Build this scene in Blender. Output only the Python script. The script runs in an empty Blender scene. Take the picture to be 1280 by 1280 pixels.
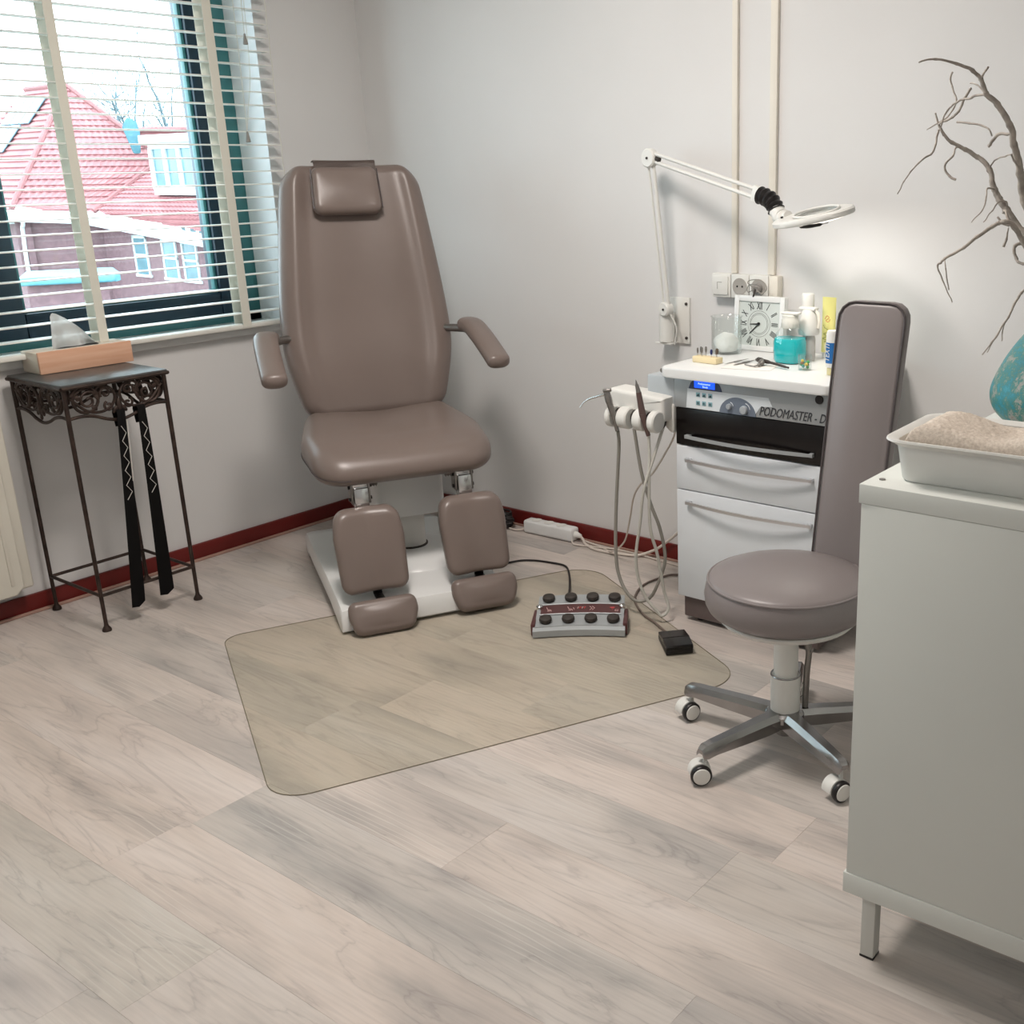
import bpy, bmesh, math, random
from mathutils import Vector, Matrix, noise
random.seed(7)
PI = math.pi
S = bpy.context.scene
C = S.collection

# ------------------------------------------------------------------ camera, world, lights, exposure
cam_d = bpy.data.cameras.new('camera'); cam = bpy.data.objects.new('camera', cam_d); C.objects.link(cam)
cam_d.sensor_width = 36.0; cam_d.lens = 36.0 * 1362.54 / 1280.0
cam_d.shift_x = -(834.1 - 640.0) / 1280.0; cam_d.clip_start = 0.02; cam_d.clip_end = 400
R = ((0.81349, -0.16465, 0.55779), (0.5814, 0.25422, -0.77288), (-0.01454, 0.95303, 0.30253))
cam.matrix_world = Matrix([(*R[0], 0), (*R[1], 0), (*R[2], 1.38), (0, 0, 0, 1)])
S.camera = cam
S.view_settings.view_transform = 'Standard'; S.view_settings.look = 'None'
S.view_settings.gamma = 1.0; S.view_settings.use_curve_mapping = False
S.view_settings.exposure = 0.16

w = bpy.data.worlds.new('overcast_sky'); S.world = w; w.use_nodes = True
bg = w.node_tree.nodes['Background']; bg.inputs[0].default_value = (0.76, 0.91, 1.0, 1); bg.inputs[1].default_value = 6.5

def area(name, loc, size, power, col, rot=(0, 0, 0), size_y=None, shape='RECTANGLE'):
    l = bpy.data.lights.new(name, 'AREA'); l.shape = shape; l.size = size; l.size_y = size_y or size
    l.energy = power; l.color = col
    o = bpy.data.objects.new(name, l); o.location = loc; o.rotation_euler = rot; C.objects.link(o); return o
area('ceiling_lamp_and_fill', (-1.9, 1.6, 2.5), 0.5, 38, (1.0, 0.92, 0.86))
area('ceiling_lamp_and_fill', (-0.6, -0.2, 2.5), 0.5, 9, (1.0, 0.93, 0.88))  # fill light added to brighten the near side, no second lamp known
po = area('window_portal', (-3.97, 1.05, 1.54), 1.6, 1, (1, 1, 1), (0, -PI/2, 0), 3.4); po.data.cycles.is_portal = True; po.rotation_euler = (0, -PI/2, 0)

# ------------------------------------------------------------------ materials
def lin(c):
    return tuple(((v/255.0)/12.92 if v/255.0 <= 0.04045 else ((v/255.0+0.055)/1.055)**2.4) for v in c)
MATS = {}
def mat(name, col, rough=0.5, metal=0.0, var=0.0, scale=8.0, bump=0.0, bscale=200.0, spec=0.5, trans=0.0, ior=1.45, emis=None, estr=0.0, coat=0.0, vcol=None, stretch=None, alpha=1.0):
    if name in MATS: return MATS[name]
    m = bpy.data.materials.new(name); m.use_nodes = True; nt = m.node_tree; N = nt.nodes; L = nt.links
    b = N['Principled BSDF']; c = (*lin(col), 1)
    b.inputs['Base Color'].default_value = c; b.inputs['Roughness'].default_value = rough
    b.inputs['Metallic'].default_value = metal; b.inputs['Specular IOR Level'].default_value = spec
    b.inputs['Transmission Weight'].default_value = trans; b.inputs['IOR'].default_value = ior
    b.inputs['Coat Weight'].default_value = coat; b.inputs['Alpha'].default_value = alpha
    if emis: b.inputs['Emission Color'].default_value = (*lin(emis), 1); b.inputs['Emission Strength'].default_value = estr
    tc = N.new('ShaderNodeTexCoord'); mp = N.new('ShaderNodeMapping'); L.new(tc.outputs['Object'], mp.inputs[0])
    if stretch: mp.inputs['Scale'].default_value = stretch
    if var > 0:
        n = N.new('ShaderNodeTexNoise'); n.inputs['Scale'].default_value = scale; n.inputs['Detail'].default_value = 6
        L.new(mp.outputs[0], n.inputs['Vector'])
        r = N.new('ShaderNodeValToRGB'); r.color_ramp.elements[0].position = 0.3; r.color_ramp.elements[1].position = 0.7
        k = vcol if vcol else tuple(v*(1-var) for v in col)
        r.color_ramp.elements[0].color = (*lin(k), 1); r.color_ramp.elements[1].color = c
        L.new(n.outputs[0], r.inputs[0]); L.new(r.outputs[0], b.inputs['Base Color'])
    if bump > 0:
        n2 = N.new('ShaderNodeTexNoise'); n2.inputs['Scale'].default_value = bscale; n2.inputs['Detail'].default_value = 4
        L.new(mp.outputs[0], n2.inputs['Vector'])
        bp = N.new('ShaderNodeBump'); bp.inputs['Strength'].default_value = bump; bp.inputs['Distance'].default_value = 0.002
        L.new(n2.outputs[0], bp.inputs['Height']); L.new(bp.outputs[0], b.inputs['Normal'])
    MATS[name] = m; return m

def plank_mat():
    m = bpy.data.materials.new('whitewashed_oak_vinyl'); m.use_nodes = True; nt = m.node_tree; N = nt.nodes; L = nt.links
    b = N['Principled BSDF']; b.inputs['Roughness'].default_value = 0.42; b.inputs['Specular IOR Level'].default_value = 0.4
    tc = N.new('ShaderNodeTexCoord'); oi = N.new('ShaderNodeObjectInfo')
    off = N.new('ShaderNodeVectorMath'); off.operation = 'SCALE'; off.inputs[0].default_value = (17, 31, 5); L.new(oi.outputs['Random'], off.inputs['Scale'])
    ad = N.new('ShaderNodeVectorMath'); ad.operation = 'ADD'; L.new(tc.outputs['Object'], ad.inputs[0]); L.new(off.outputs[0], ad.inputs[1])
    def mapped(sc):
        mp = N.new('ShaderNodeMapping'); mp.inputs['Scale'].default_value = sc; L.new(ad.outputs[0], mp.inputs[0]); return mp
    def noi(sc, s, det, dist=0.0):
        n = N.new('ShaderNodeTexNoise'); n.inputs['Scale'].default_value = s; n.inputs['Detail'].default_value = det; n.inputs['Distortion'].default_value = dist
        L.new(mapped(sc).outputs[0], n.inputs['Vector']); return n
    def ramp(src, stops):
        r = N.new('ShaderNodeValToRGB'); cr = r.color_ramp
        while len(cr.elements) > len(stops): cr.elements.remove(cr.elements[-1])
        while len(cr.elements) < len(stops): cr.elements.new(0.5)
        for e, (p, c) in zip(cr.elements, stops): e.position = p; e.color = (*c, 1)
        L.new(src, r.inputs[0]); return r
    def mix(kind, fac, a, c2):
        x = N.new('ShaderNodeMix'); x.data_type = 'RGBA'; x.blend_type = kind
        if isinstance(fac, float): x.inputs[0].default_value = fac
        else: L.new(fac, x.inputs[0])
        L.new(a, x.inputs[6])
        if isinstance(c2, tuple): x.inputs[7].default_value = (*c2, 1)
        else: L.new(c2, x.inputs[7])
        return x.outputs[2]
    cloud = noi((0.9, 3.2, 1), 1.6, 4, 0.5)
    base = ramp(cloud.outputs[0], [(0.30, lin((172, 165, 160))), (0.48, lin((202, 191, 183))), (0.72, lin((212, 203, 197)))])
    fine = noi((4, 70, 1), 2.0, 6, 0.2)
    fr = ramp(fine.outputs[0], [(0.32, (0.88, 0.88, 0.89)), (0.55, (1, 1, 1)), (0.75, (1.05, 1.05, 1.05))])
    c = mix('MULTIPLY', 0.75, base.outputs[0], fr.outputs[0])
    streak = noi((0.9, 6.0, 1), 1.6, 6, 1.3)
    sr = ramp(streak.outputs[0], [(0.47, (1, 1, 1)), (0.497, (0.84, 0.84, 0.85)), (0.503, (0.72, 0.72, 0.73)), (0.515, (0.93, 0.93, 0.93)), (0.55, (1, 1, 1))])
    c = mix('MULTIPLY', 0.7, c, sr.outputs[0])
    # knots
    v = N.new('ShaderNodeTexVoronoi'); v.inputs['Scale'].default_value = 1.0; v.inputs['Randomness'].default_value = 1.0
    dn = noi((2, 6, 1), 1.5, 3); dv = N.new('ShaderNodeVectorMath'); dv.operation = 'SCALE'; dv.inputs['Scale'].default_value = 0.35; L.new(dn.outputs['Color'], dv.inputs[0])
    kk = N.new('ShaderNodeVectorMath'); kk.operation = 'ADD'; L.new(mapped((1.7, 4.3, 1)).outputs[0], kk.inputs[0]); L.new(dv.outputs[0], kk.inputs[1])
    L.new(kk.outputs[0], v.inputs['Vector'])
    kr = ramp(v.outputs['Distance'], [(0.03, (0.60, 0.60, 0.62)), (0.12, (0.82, 0.82, 0.83)), (0.24, (1, 1, 1))])
    c = mix('MULTIPLY', 0.75, c, kr.outputs[0])
    # cathedral figure: thin white lines
    wv = N.new('ShaderNodeTexWave'); wv.wave_type = 'RINGS'; wv.rings_direction = 'Z'; wv.inputs['Scale'].default_value = 4.0
    wv.inputs['Distortion'].default_value = 9.0; wv.inputs['Detail'].default_value = 3.0; wv.inputs['Detail Scale'].default_value = 0.7
    L.new(mapped((0.55, 5.0, 1)).outputs[0], wv.inputs['Vector'])
    wr = ramp(wv.outputs[0], [(0.90, (0, 0, 0)), (0.97, (1, 1, 1))])
    patch = noi((1.1, 3.0, 1), 1.4, 2); pr = ramp(patch.outputs[0], [(0.56, (0, 0, 0)), (0.66, (0.45, 0.45, 0.45))])
    f = N.new('ShaderNodeMath'); f.operation = 'MULTIPLY'; L.new(wr.outputs[0], f.inputs[0]); L.new(pr.outputs[0], f.inputs[1])
    c = mix('MIX', f.outputs[0], c, lin((214, 208, 200)))
    c = mix('MULTIPLY', 1.0, c, oi.outputs['Color'])
    L.new(c, b.inputs['Base Color'])
    bp = N.new('ShaderNodeBump'); bp.inputs['Strength'].default_value = 0.15; bp.inputs['Distance'].default_value = 0.001
    L.new(fine.outputs[0], bp.inputs['Height']); L.new(bp.outputs[0], b.inputs['Normal'])
    return m

def glass_mat(name, tint=(1, 1, 1), gloss=0.06):
    m = bpy.data.materials.new(name); m.use_nodes = True; nt = m.node_tree; N = nt.nodes; L = nt.links
    N.remove(N['Principled BSDF']); out = N['Material Output']
    t = N.new('ShaderNodeBsdfTransparent'); t.inputs[0].default_value = (*tint, 1)
    g = N.new('ShaderNodeBsdfGlossy'); g.inputs['Roughness'].default_value = 0.03
    fr = N.new('ShaderNodeLayerWeight'); fr.inputs[0].default_value = 0.5
    pw = N.new('ShaderNodeMath'); pw.operation = 'POWER'; pw.inputs[1].default_value = 4.5; L.new(fr.outputs['Facing'], pw.inputs[0])
    ml = N.new('ShaderNodeMath'); ml.operation = 'MULTIPLY_ADD'; ml.inputs[1].default_value = 0.9; ml.inputs[2].default_value = 0.03+gloss; ml.use_clamp = True; L.new(pw.outputs[0], ml.inputs[0])
    mx = N.new('ShaderNodeMixShader'); L.new(ml.outputs[0], mx.inputs[0]); L.new(t.outputs[0], mx.inputs[1]); L.new(g.outputs[0], mx.inputs[2]); L.new(mx.outputs[0], out.inputs[0])
    return m

def film_mat(name, tint, diff, fac, rough=0.25):
    m = bpy.data.materials.new(name); m.use_nodes = True; nt = m.node_tree; N = nt.nodes; L = nt.links
    b = N['Principled BSDF']; out = N['Material Output']; b.inputs['Base Color'].default_value = (*lin(diff), 1); b.inputs['Roughness'].default_value = rough
    t = N.new('ShaderNodeBsdfTransparent'); t.inputs[0].default_value = (*tint, 1)
    mx = N.new('ShaderNodeMixShader'); mx.inputs[0].default_value = fac
    L.new(t.outputs[0], mx.inputs[1]); L.new(b.outputs[0], mx.inputs[2]); L.new(mx.outputs[0], out.inputs[0])
    return m

WALL = mat('painted_wall', (220, 219, 218), 0.85, var=0.02, scale=2.0, bump=0.12, bscale=120)
CEIL = mat('white_ceiling', (228, 226, 220), 0.9, bump=0.05)
FLOORB = mat('floor_underlay', (90, 84, 80), 0.9, var=0.1)
RED = mat('oxblood_skirting', (112, 28, 24), 0.45, var=0.12, scale=5)
BEAD = mat('pale_bead', (176, 140, 126), 0.6, var=0.08)
LEA = mat('taupe_leatherette', (121, 108, 102), 0.32, var=0.035, scale=5, bump=0.10, bscale=420, spec=0.5)
LEA2 = mat('grey_taupe_leatherette', (129, 121, 120), 0.38, var=0.03, scale=5, bump=0.10, bscale=420, spec=0.5)
PIPE = mat('dark_piping', (74, 66, 66), 0.5, var=0.05)
WHT = mat('white_lacquer', (226, 227, 226), 0.28, var=0.01, spec=0.5)
WHTM = mat('matt_white_plastic', (222, 221, 216), 0.45, var=0.02)
OFFW = mat('cream_plastic', (228, 222, 210), 0.5, var=0.02)
CABW = mat('cabinet_white_foil', (214, 216, 210), 0.55, var=0.015, scale=3, bump=0.04, bscale=300)
CHR = mat('chrome', (215, 215, 215), 0.16, metal=1.0, var=0.03)
ALU = mat('polished_aluminium', (165, 163, 162), 0.27, metal=1.0, var=0.12, scale=12)
STL = mat('brushed_steel', (150, 146, 142), 0.42, metal=0.9, var=0.1, scale=20, stretch=(1, 20, 20))
SILV = mat('silver_paint', (168, 172, 174), 0.42, metal=0.25, var=0.03)
BLK = mat('black_plastic', (24, 20, 20), 0.4, var=0.1)
BLKG = mat('black_gloss', (14, 10, 10), 0.25, var=0.1)
RUB = mat('dark_rubber', (58, 52, 48), 0.6, var=0.08, bump=0.1)
IRON = mat('aged_bronze_iron', (74, 60, 54), 0.45, metal=0.55, var=0.35, scale=30, bump=0.3, bscale=160)
GUN = mat('slate_table_top', (96, 96, 96), 0.35, metal=0.3, var=0.25, scale=14)
NAVY = mat('navy_window_paint', (22, 46, 60), 0.3, var=0.06)
TEAL = mat('teal_window_trim', (64, 120, 122), 0.35, var=0.06)  # teal for the outer frame and glazing beads
BLIND = mat('white_slat', (232, 230, 222), 0.4, var=0.02)
TAPE = mat('ladder_tape', (222, 220, 208), 0.9, bump=0.3, bscale=900)
HOSE = mat('grey_silicone_hose', (150, 146, 138), 0.5, var=0.05)
HOSEL = mat('pale_silicone_hose', (196, 194, 186), 0.5, var=0.05)
WCAB = mat('white_cable', (216, 206, 196), 0.5, var=0.03)
WOODP = mat('pale_beech', (228, 186, 158), 0.55, var=0.10, scale=5, stretch=(3, 0.7, 12), vcol=(212, 160, 130))
WOODL = mat('light_birch', (226, 216, 200), 0.55, var=0.06, scale=5, stretch=(3, 1, 10))
TISS = mat('white_tissue', (238, 238, 236), 0.9, bump=0.2, bscale=60)
MAR = mat('maroon_label', (88, 52, 52), 0.4, var=0.05)

# ------------------------------------------------------------------ mesh helpers
def obj(name, bm, m, parent=None, smooth=40, mats=None):
    me = bpy.data.meshes.new(name); bmesh.ops.recalc_face_normals(bm, faces=bm.faces[:]); bm.to_mesh(me); bm.free()
    for mm in (mats or [m]): me.materials.append(mm)
    if smooth:
        for p in me.polygons: p.use_smooth = True
        try: me.set_sharp_from_angle(angle=math.radians(smooth))
        except Exception: pass
    o = bpy.data.objects.new(name, me); C.objects.link(o)
    if parent: o.parent = parent
    return o
def thing(name, label, cat, loc=(0, 0, 0), rz=0.0, group=None, rot=None):
    o = bpy.data.objects.new(name, None); C.objects.link(o); o.empty_display_size = 0.05
    o.location = loc; o.rotation_euler = rot if rot else (0, 0, rz); o['label'] = label; o['category'] = cat
    if group: o['group'] = group
    return o
def tag(o, label, cat, group=None):
    o['label'] = label; o['category'] = cat
    if group: o['group'] = group
    return o
def struct(name, bm, m, smooth=40):
    o = obj(name, bm, m, None, smooth); o['kind'] = 'structure'; return o
def new(): return bmesh.new()
def box(bm, a, b, bev=0.0, seg=2, M=None, mi=0):
    n = new(); g = bmesh.ops.create_cube(n, size=1.0)
    sx, sy, sz = (b[i]-a[i] for i in range(3)); cx, cy, cz = ((b[i]+a[i])/2 for i in range(3))
    for v in n.verts: v.co = Vector((v.co.x*sx+cx, v.co.y*sy+cy, v.co.z*sz+cz))
    if bev > 0: bmesh.ops.bevel(n, geom=n.edges[:], offset=min(bev, min(abs(sx), abs(sy), abs(sz))*0.49), segments=seg, profile=0.5, affect='EDGES')
    return merge(bm, n, M, mi)
def merge(bm, n, M=None, mi=0):
    if M is not None: bmesh.ops.transform(n, matrix=M, verts=n.verts[:])
    mp = {}
    for v in n.verts: mp[v] = bm.verts.new(v.co)
    for f in n.faces:
        try:
            nf = bm.faces.new([mp[v] for v in f.verts]); nf.material_index = mi or f.material_index
        except ValueError: pass
    n.free(); return bm
def frame_z(d):
    d = Vector(d).normalized(); up = Vector((0, 0, 1)) if abs(d.z) < 0.95 else Vector((1, 0, 0))
    x = up.cross(d).normalized(); y = d.cross(x); return x, y, d
def cyl(bm, p, q, r, r2=None, n=20, bev=0.0):
    p = Vector(p); q = Vector(q); r2 = r if r2 is None else r2; x, y, d = frame_z(q-p); L = (q-p).length
    prof = [(0, 0), (r-bev, 0), (r, bev), (r2, L-bev), (r2-bev, L), (0, L)] if bev > 0 else [(0, 0), (r, 0), (r2, L), (0, L)]
    return lathe(bm, prof, n, M=Matrix((( x.x, y.x, d.x, p.x), (x.y, y.y, d.y, p.y), (x.z, y.z, d.z, p.z), (0, 0, 0, 1))))
def lathe(bm, prof, n=32, M=None, sx=1.0, sy=1.0):
    rings = []
    for (r, z) in prof:
        if r < 1e-6: rings.append([bm.verts.new((0, 0, z))])
        else: rings.append([bm.verts.new((r*math.cos(2*PI*i/n)*sx, r*math.sin(2*PI*i/n)*sy, z)) for i in range(n)])
    for a, b in zip(rings[:-1], rings[1:]):
        for i in range(n):
            j = (i+1) % n
            if len(a) == 1 and len(b) == 1: continue
            if len(a) == 1: f = (a[0], b[i], b[j])
            elif len(b) == 1: f = (a[i], a[j], b[0])
            else: f = (a[i], a[j], b[j], b[i])
            try: bm.faces.new(f)
            except ValueError: pass
    if M is not None:
        for r_ in rings:
            for v in r_: v.co = M @ v.co
    return bm
def catmull(pts, k=8, closed=False):
    P = [Vector(p) for p in pts]; out = []; n = len(P)
    rng = range(n) if closed else range(n-1)
    for i in rng:
        p1 = P[i]; p2 = P[(i+1) % n]
        p0 = P[i-1] if (i > 0 or closed) else p1*2-p2
        p3 = P[(i+2) % n] if (i+2 < n or closed) else p2*2-p1
        for j in range(k):
            t = j/k
            out.append(0.5*((2*p1)+(-p0+p2)*t+(2*p0-5*p1+4*p2-p3)*t*t+(-p0+3*p1-3*p2+p3)*t**3))
    if not closed: out.append(P[-1])
    return out
def tube(bm, pts, r, n=10, closed=False, flat=1.0):
    P = [Vector(p) for p in pts]; m = len(P)
    rr = r if isinstance(r, (list, tuple)) else [r]*m
    if len(rr) != m: rr = [rr[0] + (rr[-1]-rr[0])*i/(m-1) for i in range(m)] if len(rr) == 2 else [rr[min(len(rr)-1, int(i*len(rr)/m))] for i in range(m)]
    rings = []; nx = None
    for i in range(m):
        a = P[i-1] if (i > 0 or closed) else P[i]; b = P[(i+1) % m] if (i < m-1 or closed) else P[i]
        d = b-a
        if d.length < 1e-9: d = Vector((0, 0, 1))
        d.normalize()
        if nx is None: nx = frame_z(d)[0]
        nx = nx-d*nx.dot(d)
        if nx.length < 1e-6: nx = frame_z(d)[0]
        nx.normalize(); ny = d.cross(nx)
        rings.append([bm.verts.new(P[i]+nx*(rr[i]*math.cos(2*PI*k/n))+ny*(rr[i]*flat*math.sin(2*PI*k/n))) for k in range(n)])
    for i in range(m if closed else m-1):
        a = rings[i]; b = rings[(i+1) % m]
        for k in range(n):
            try: bm.faces.new((a[k], a[(k+1) % n], b[(k+1) % n], b[k]))
            except ValueError: pass
    if not closed:
        for q in (rings[0], rings[-1]):
            try: bm.faces.new(q)
            except ValueError: pass
    return bm
def rpoly(pts, r, seg=8):
    out = []; n = len(pts); rs = r if isinstance(r, (list, tuple)) else [r]*n
    for i in range(n):
        p = Vector(pts[i]); a = Vector(pts[i-1]); b = Vector(pts[(i+1) % n]); u = (a-p).normalized(); v = (b-p).normalized()
        ang = u.angle(v); rad = rs[i]
        if rad < 1e-6: out.append(p); continue
        t = min(rad/math.tan(ang/2), (a-p).length*0.49, (b-p).length*0.49); rad = t*math.tan(ang/2)
        c = p+(u+v).normalized()*(rad/math.sin(ang/2)); s = p+u*t-c; e = p+v*t-c
        tot = s.angle(e); sg = 1 if (s.x*e.y-s.y*e.x) > 0 else -1
        for k in range(seg+1):
            th = sg*tot*k/seg; out.append(Vector((c.x+s.x*math.cos(th)-s.y*math.sin(th), c.y+s.x*math.sin(th)+s.y*math.cos(th))))
    return out
def resample(pts, N):
    P = [Vector(p) for p in pts]; L = [0]
    for i in range(len(P)): L.append(L[-1]+(P[(i+1) % len(P)]-P[i]).length)
    out = []; j = 0
    for k in range(N):
        d = L[-1]*k/N
        while L[j+1] < d: j += 1
        t = (d-L[j])/max(1e-9, L[j+1]-L[j]); out.append(P[j].lerp(P[(j+1) % len(P)], t))
    return out
def prism(bm, pts, z0, z1, bev=0.0, M=None, seg=2):
    n = new(); lo = [n.verts.new((p[0], p[1], z0)) for p in pts]; hi = [n.verts.new((p[0], p[1], z1)) for p in pts]
    k = len(pts); n.faces.new(list(reversed(lo))); n.faces.new(hi)
    for i in range(k): n.faces.new((lo[i], lo[(i+1) % k], hi[(i+1) % k], hi[i]))
    if bev > 0:
        es = [e for e in n.edges if abs(e.verts[0].co.z-e.verts[1].co.z) < 1e-6]
        bmesh.ops.bevel(n, geom=es, offset=bev, segments=seg, profile=0.5, affect='EDGES', clamp_overlap=True)
    return merge(bm, n, M)
def pad(bm, outline, T, er, crown=0.0, back_crown=0.0, N=72, deform=None, nr=9, arc=6):
    """cushion: outline in (a,b), thickness along t from -T to 0"""
    O = resample(outline, N); area2 = sum(O[i].x*O[(i+1) % N].y-O[(i+1) % N].x*O[i].y for i in range(N))
    if area2 < 0: O.reverse()
    nrm = []
    for i in range(N):
        d = (O[(i+1) % N]-O[i-1]).normalized(); nrm.append(Vector((d.y, -d.x)))
    cen = Vector((sum(p.x for p in O)/N, sum(p.y for p in O)/N)); er = min(er, T/2)
    rings = []
    inner = [O[i]-nrm[i]*er for i in range(N)]
    x0, x1 = min(p.x for p in inner), max(p.x for p in inner); y0, y1 = min(p.y for p in inner), max(p.y for p in inner)
    def cr(p): return max(0, 1-((p.x-(x0+x1)/2)/((x1-x0)/2))**2)*max(0, 1-((p.y-(y0+y1)/2)/((y1-y0)/2))**2)
    for k in range(1, nr): s = k/nr; rings.append([(cen.lerp(inner[i], s), -T-back_crown*cr(cen.lerp(inner[i], s))) for i in range(N)])
    for k in range(arc+1):
        th = PI/2*k/arc; rings.append([(O[i]-nrm[i]*er*(1-math.sin(th)), -T+er*(1-math.cos(th))) for i in range(N)])
    for k in range(arc+1):
        th = PI/2*k/arc; rings.append([(O[i]-nrm[i]*er*(1-math.cos(th)), -er+er*math.sin(th)) for i in range(N)])
    for k in range(nr-1, 0, -1): s = k/nr; rings.append([(cen.lerp(inner[i], s), crown*cr(cen.lerp(inner[i], s))) for i in range(N)])
    f = deform or (lambda a, b, t: Vector((a, b, t)))
    vb = bm.verts.new(f(cen.x, cen.y, -T-back_crown*cr(cen))); vt = bm.verts.new(f(cen.x, cen.y, crown*cr(cen)))
    V = [[bm.verts.new(f(p.x, p.y, t)) for p, t in r] for r in rings]
    for a, b in zip(V[:-1], V[1:]):
        for i in range(N):
            j = (i+1) % N; bm.faces.new((a[i], a[j], b[j], b[i]))
    for i in range(N):
        j = (i+1) % N; bm.faces.new((vb, V[0][j], V[0][i])); bm.faces.new((vt, V[-1][i], V[-1][j]))
    return bm
def text(name, s, size, m, parent, M, depth=0.0006, shear=0.0, sx=1.0, bold=0.0):
    cu = bpy.data.curves.new('lettering', 'FONT'); cu.body = s; cu.size = size; cu.extrude = depth; cu.shear = shear; cu.offset = bold
    cu.align_x = 'CENTER'; cu.align_y = 'CENTER'; cu.resolution_u = 3
    to = bpy.data.objects.new('tmp', cu); C.objects.link(to); dg = bpy.context.evaluated_depsgraph_get(); dg.update()
    me = bpy.data.meshes.new_from_object(to.evaluated_get(dg)); bpy.data.objects.remove(to); bpy.data.curves.remove(cu)
    me.transform(M @ Matrix.Diagonal((sx, 1, 1, 1))); me.materials.clear(); me.materials.append(m)
    o = bpy.data.objects.new(name, me); C.objects.link(o); o.parent = parent; return o
def T3(o, x, y, z=None):
    """matrix with origin o and axes x, y"""
    x = Vector(x).normalized(); y = Vector(y).normalized(); z = x.cross(y)
    return Matrix(((x.x, y.x, z.x, o[0]), (x.y, y.y, z.y, o[1]), (x.z, y.z, z.z, o[2]), (0, 0, 0, 1)))
def RotZ(a): return Matrix.Rotation(a, 4, 'Z')

# ------------------------------------------------------------------ room shell
XL, YB, XR, YF, ZC = -3.68, 3.072, 1.30, -1.30, 2.60
b = new(); box(b, (XL-0.3, YF-0.1, -0.12), (XR+0.1, YB+0.1, -0.006)); floor = struct('floor', b, FLOORB)
WP = plank_mat()
tones = [(1, 1, 1), (0.95, 0.96, 0.97), (1.0, 0.985, 0.98), (0.92, 0.94, 0.95), (0.98, 0.975, 0.97), (0.94, 0.955, 0.95)]
PW, PL = 0.2, 1.22
fixed = {(1): -2.10, (3): -1.04, (2): -1.52, (-2): -1.78, (0): -0.9, (-1): -2.9}   # joint x of the row starting at y=0.885+0.2*k
y0 = 0.885
for k in range(-12, 12):
    ya, yb = y0+PW*k, y0+PW*(k+1)
    if yb < YF or ya > YB: continue
    ya2, yb2 = max(ya, YF), min(yb, YB)
    j0 = fixed.get(k, -3.5+random.random()*PL)
    while j0 > XL: j0 -= PL
    x = j0
    while x < XR:
        xa, xb = max(x, XL), min(x+PL, XR)
        if xb-xa > 0.02:
            b = new(); g = 0.0001; box(b, (-(xb-xa)/2+g, -(yb2-ya2)/2+g, -0.006), ((xb-xa)/2-g, (yb2-ya2)/2-g, 0.0), 0.0003, 1)
            o = obj('plank', b, WP, floor, 0); o.location = ((xa+xb)/2, (ya2+yb2)/2, 0)
            t = random.choice(tones)
            cx = (x+x+PL)/2
            if k == 1 and abs(x+2.10) < 0.05: t = (0.89, 0.92, 0.93)
            if k == -1: t = (0.90, 0.925, 0.91) if xb < -1.0 else (0.95, 0.96, 0.96)
            if k == 3 and abs(x+1.04) < 0.05: t = (0.87, 0.89, 0.89)
            if k == 0: t = (1, 0.98, 0.965)
            o.color = (*t, 1)
        x += PL
WY0, WY1, WZ0, WZ1 = -0.50, 2.606, 0.80, 2.28
RD = 0.17   # reveal depth to the window frame
b = new()
box(b, (XL-0.30, YF-0.1, -0.12), (XL, YB+0.1, WZ0)); box(b, (XL-0.30, YF-0.1, WZ1), (XL, YB+0.1, ZC))
box(b, (XL-0.30, YF-0.1, WZ0), (XL, WY0, WZ1)); box(b, (XL-0.30, WY1, WZ0), (XL, YB+0.1, WZ1))
struct('wall_left', b, WALL)
b = new(); box(b, (XL, YB, -0.12), (XR+0.1, YB+0.1, ZC)); struct('wall_back', b, WALL)
b = new(); box(b, (XR, YF, -0.12), (XR+0.1, YB, ZC)); struct('wall_right', b, WALL)
b = new(); box(b, (XL, YF-0.1, -0.12), (XR+0.1, YF, ZC)); struct('wall_front', b, WALL)
b = new(); box(b, (XL-0.3, YF-0.1, ZC), (XR+0.1, YB+0.1, ZC+0.1)); struct('ceiling', b, CEIL)
b = new(); box(b, (XL, YF, 0), (XL+0.014, YB, 0.062), 0.003); struct('baseboard_left', b, RED)
b = new(); box(b, (XL+0.014, YB-0.014, 0), (XR, YB, 0.062), 0.003); struct('baseboard_back', b, RED)
b = new(); box(b, (XL+0.014, YF, 0), (XL+0.026, YB-0.014, 0.010), 0.003); struct('trim_1', b, BEAD)
b = new(); box(b, (XL+0.026, YB-0.024, 0), (XR, YB-0.014, 0.008), 0.003); struct('trim_2', b, BEAD)

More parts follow.
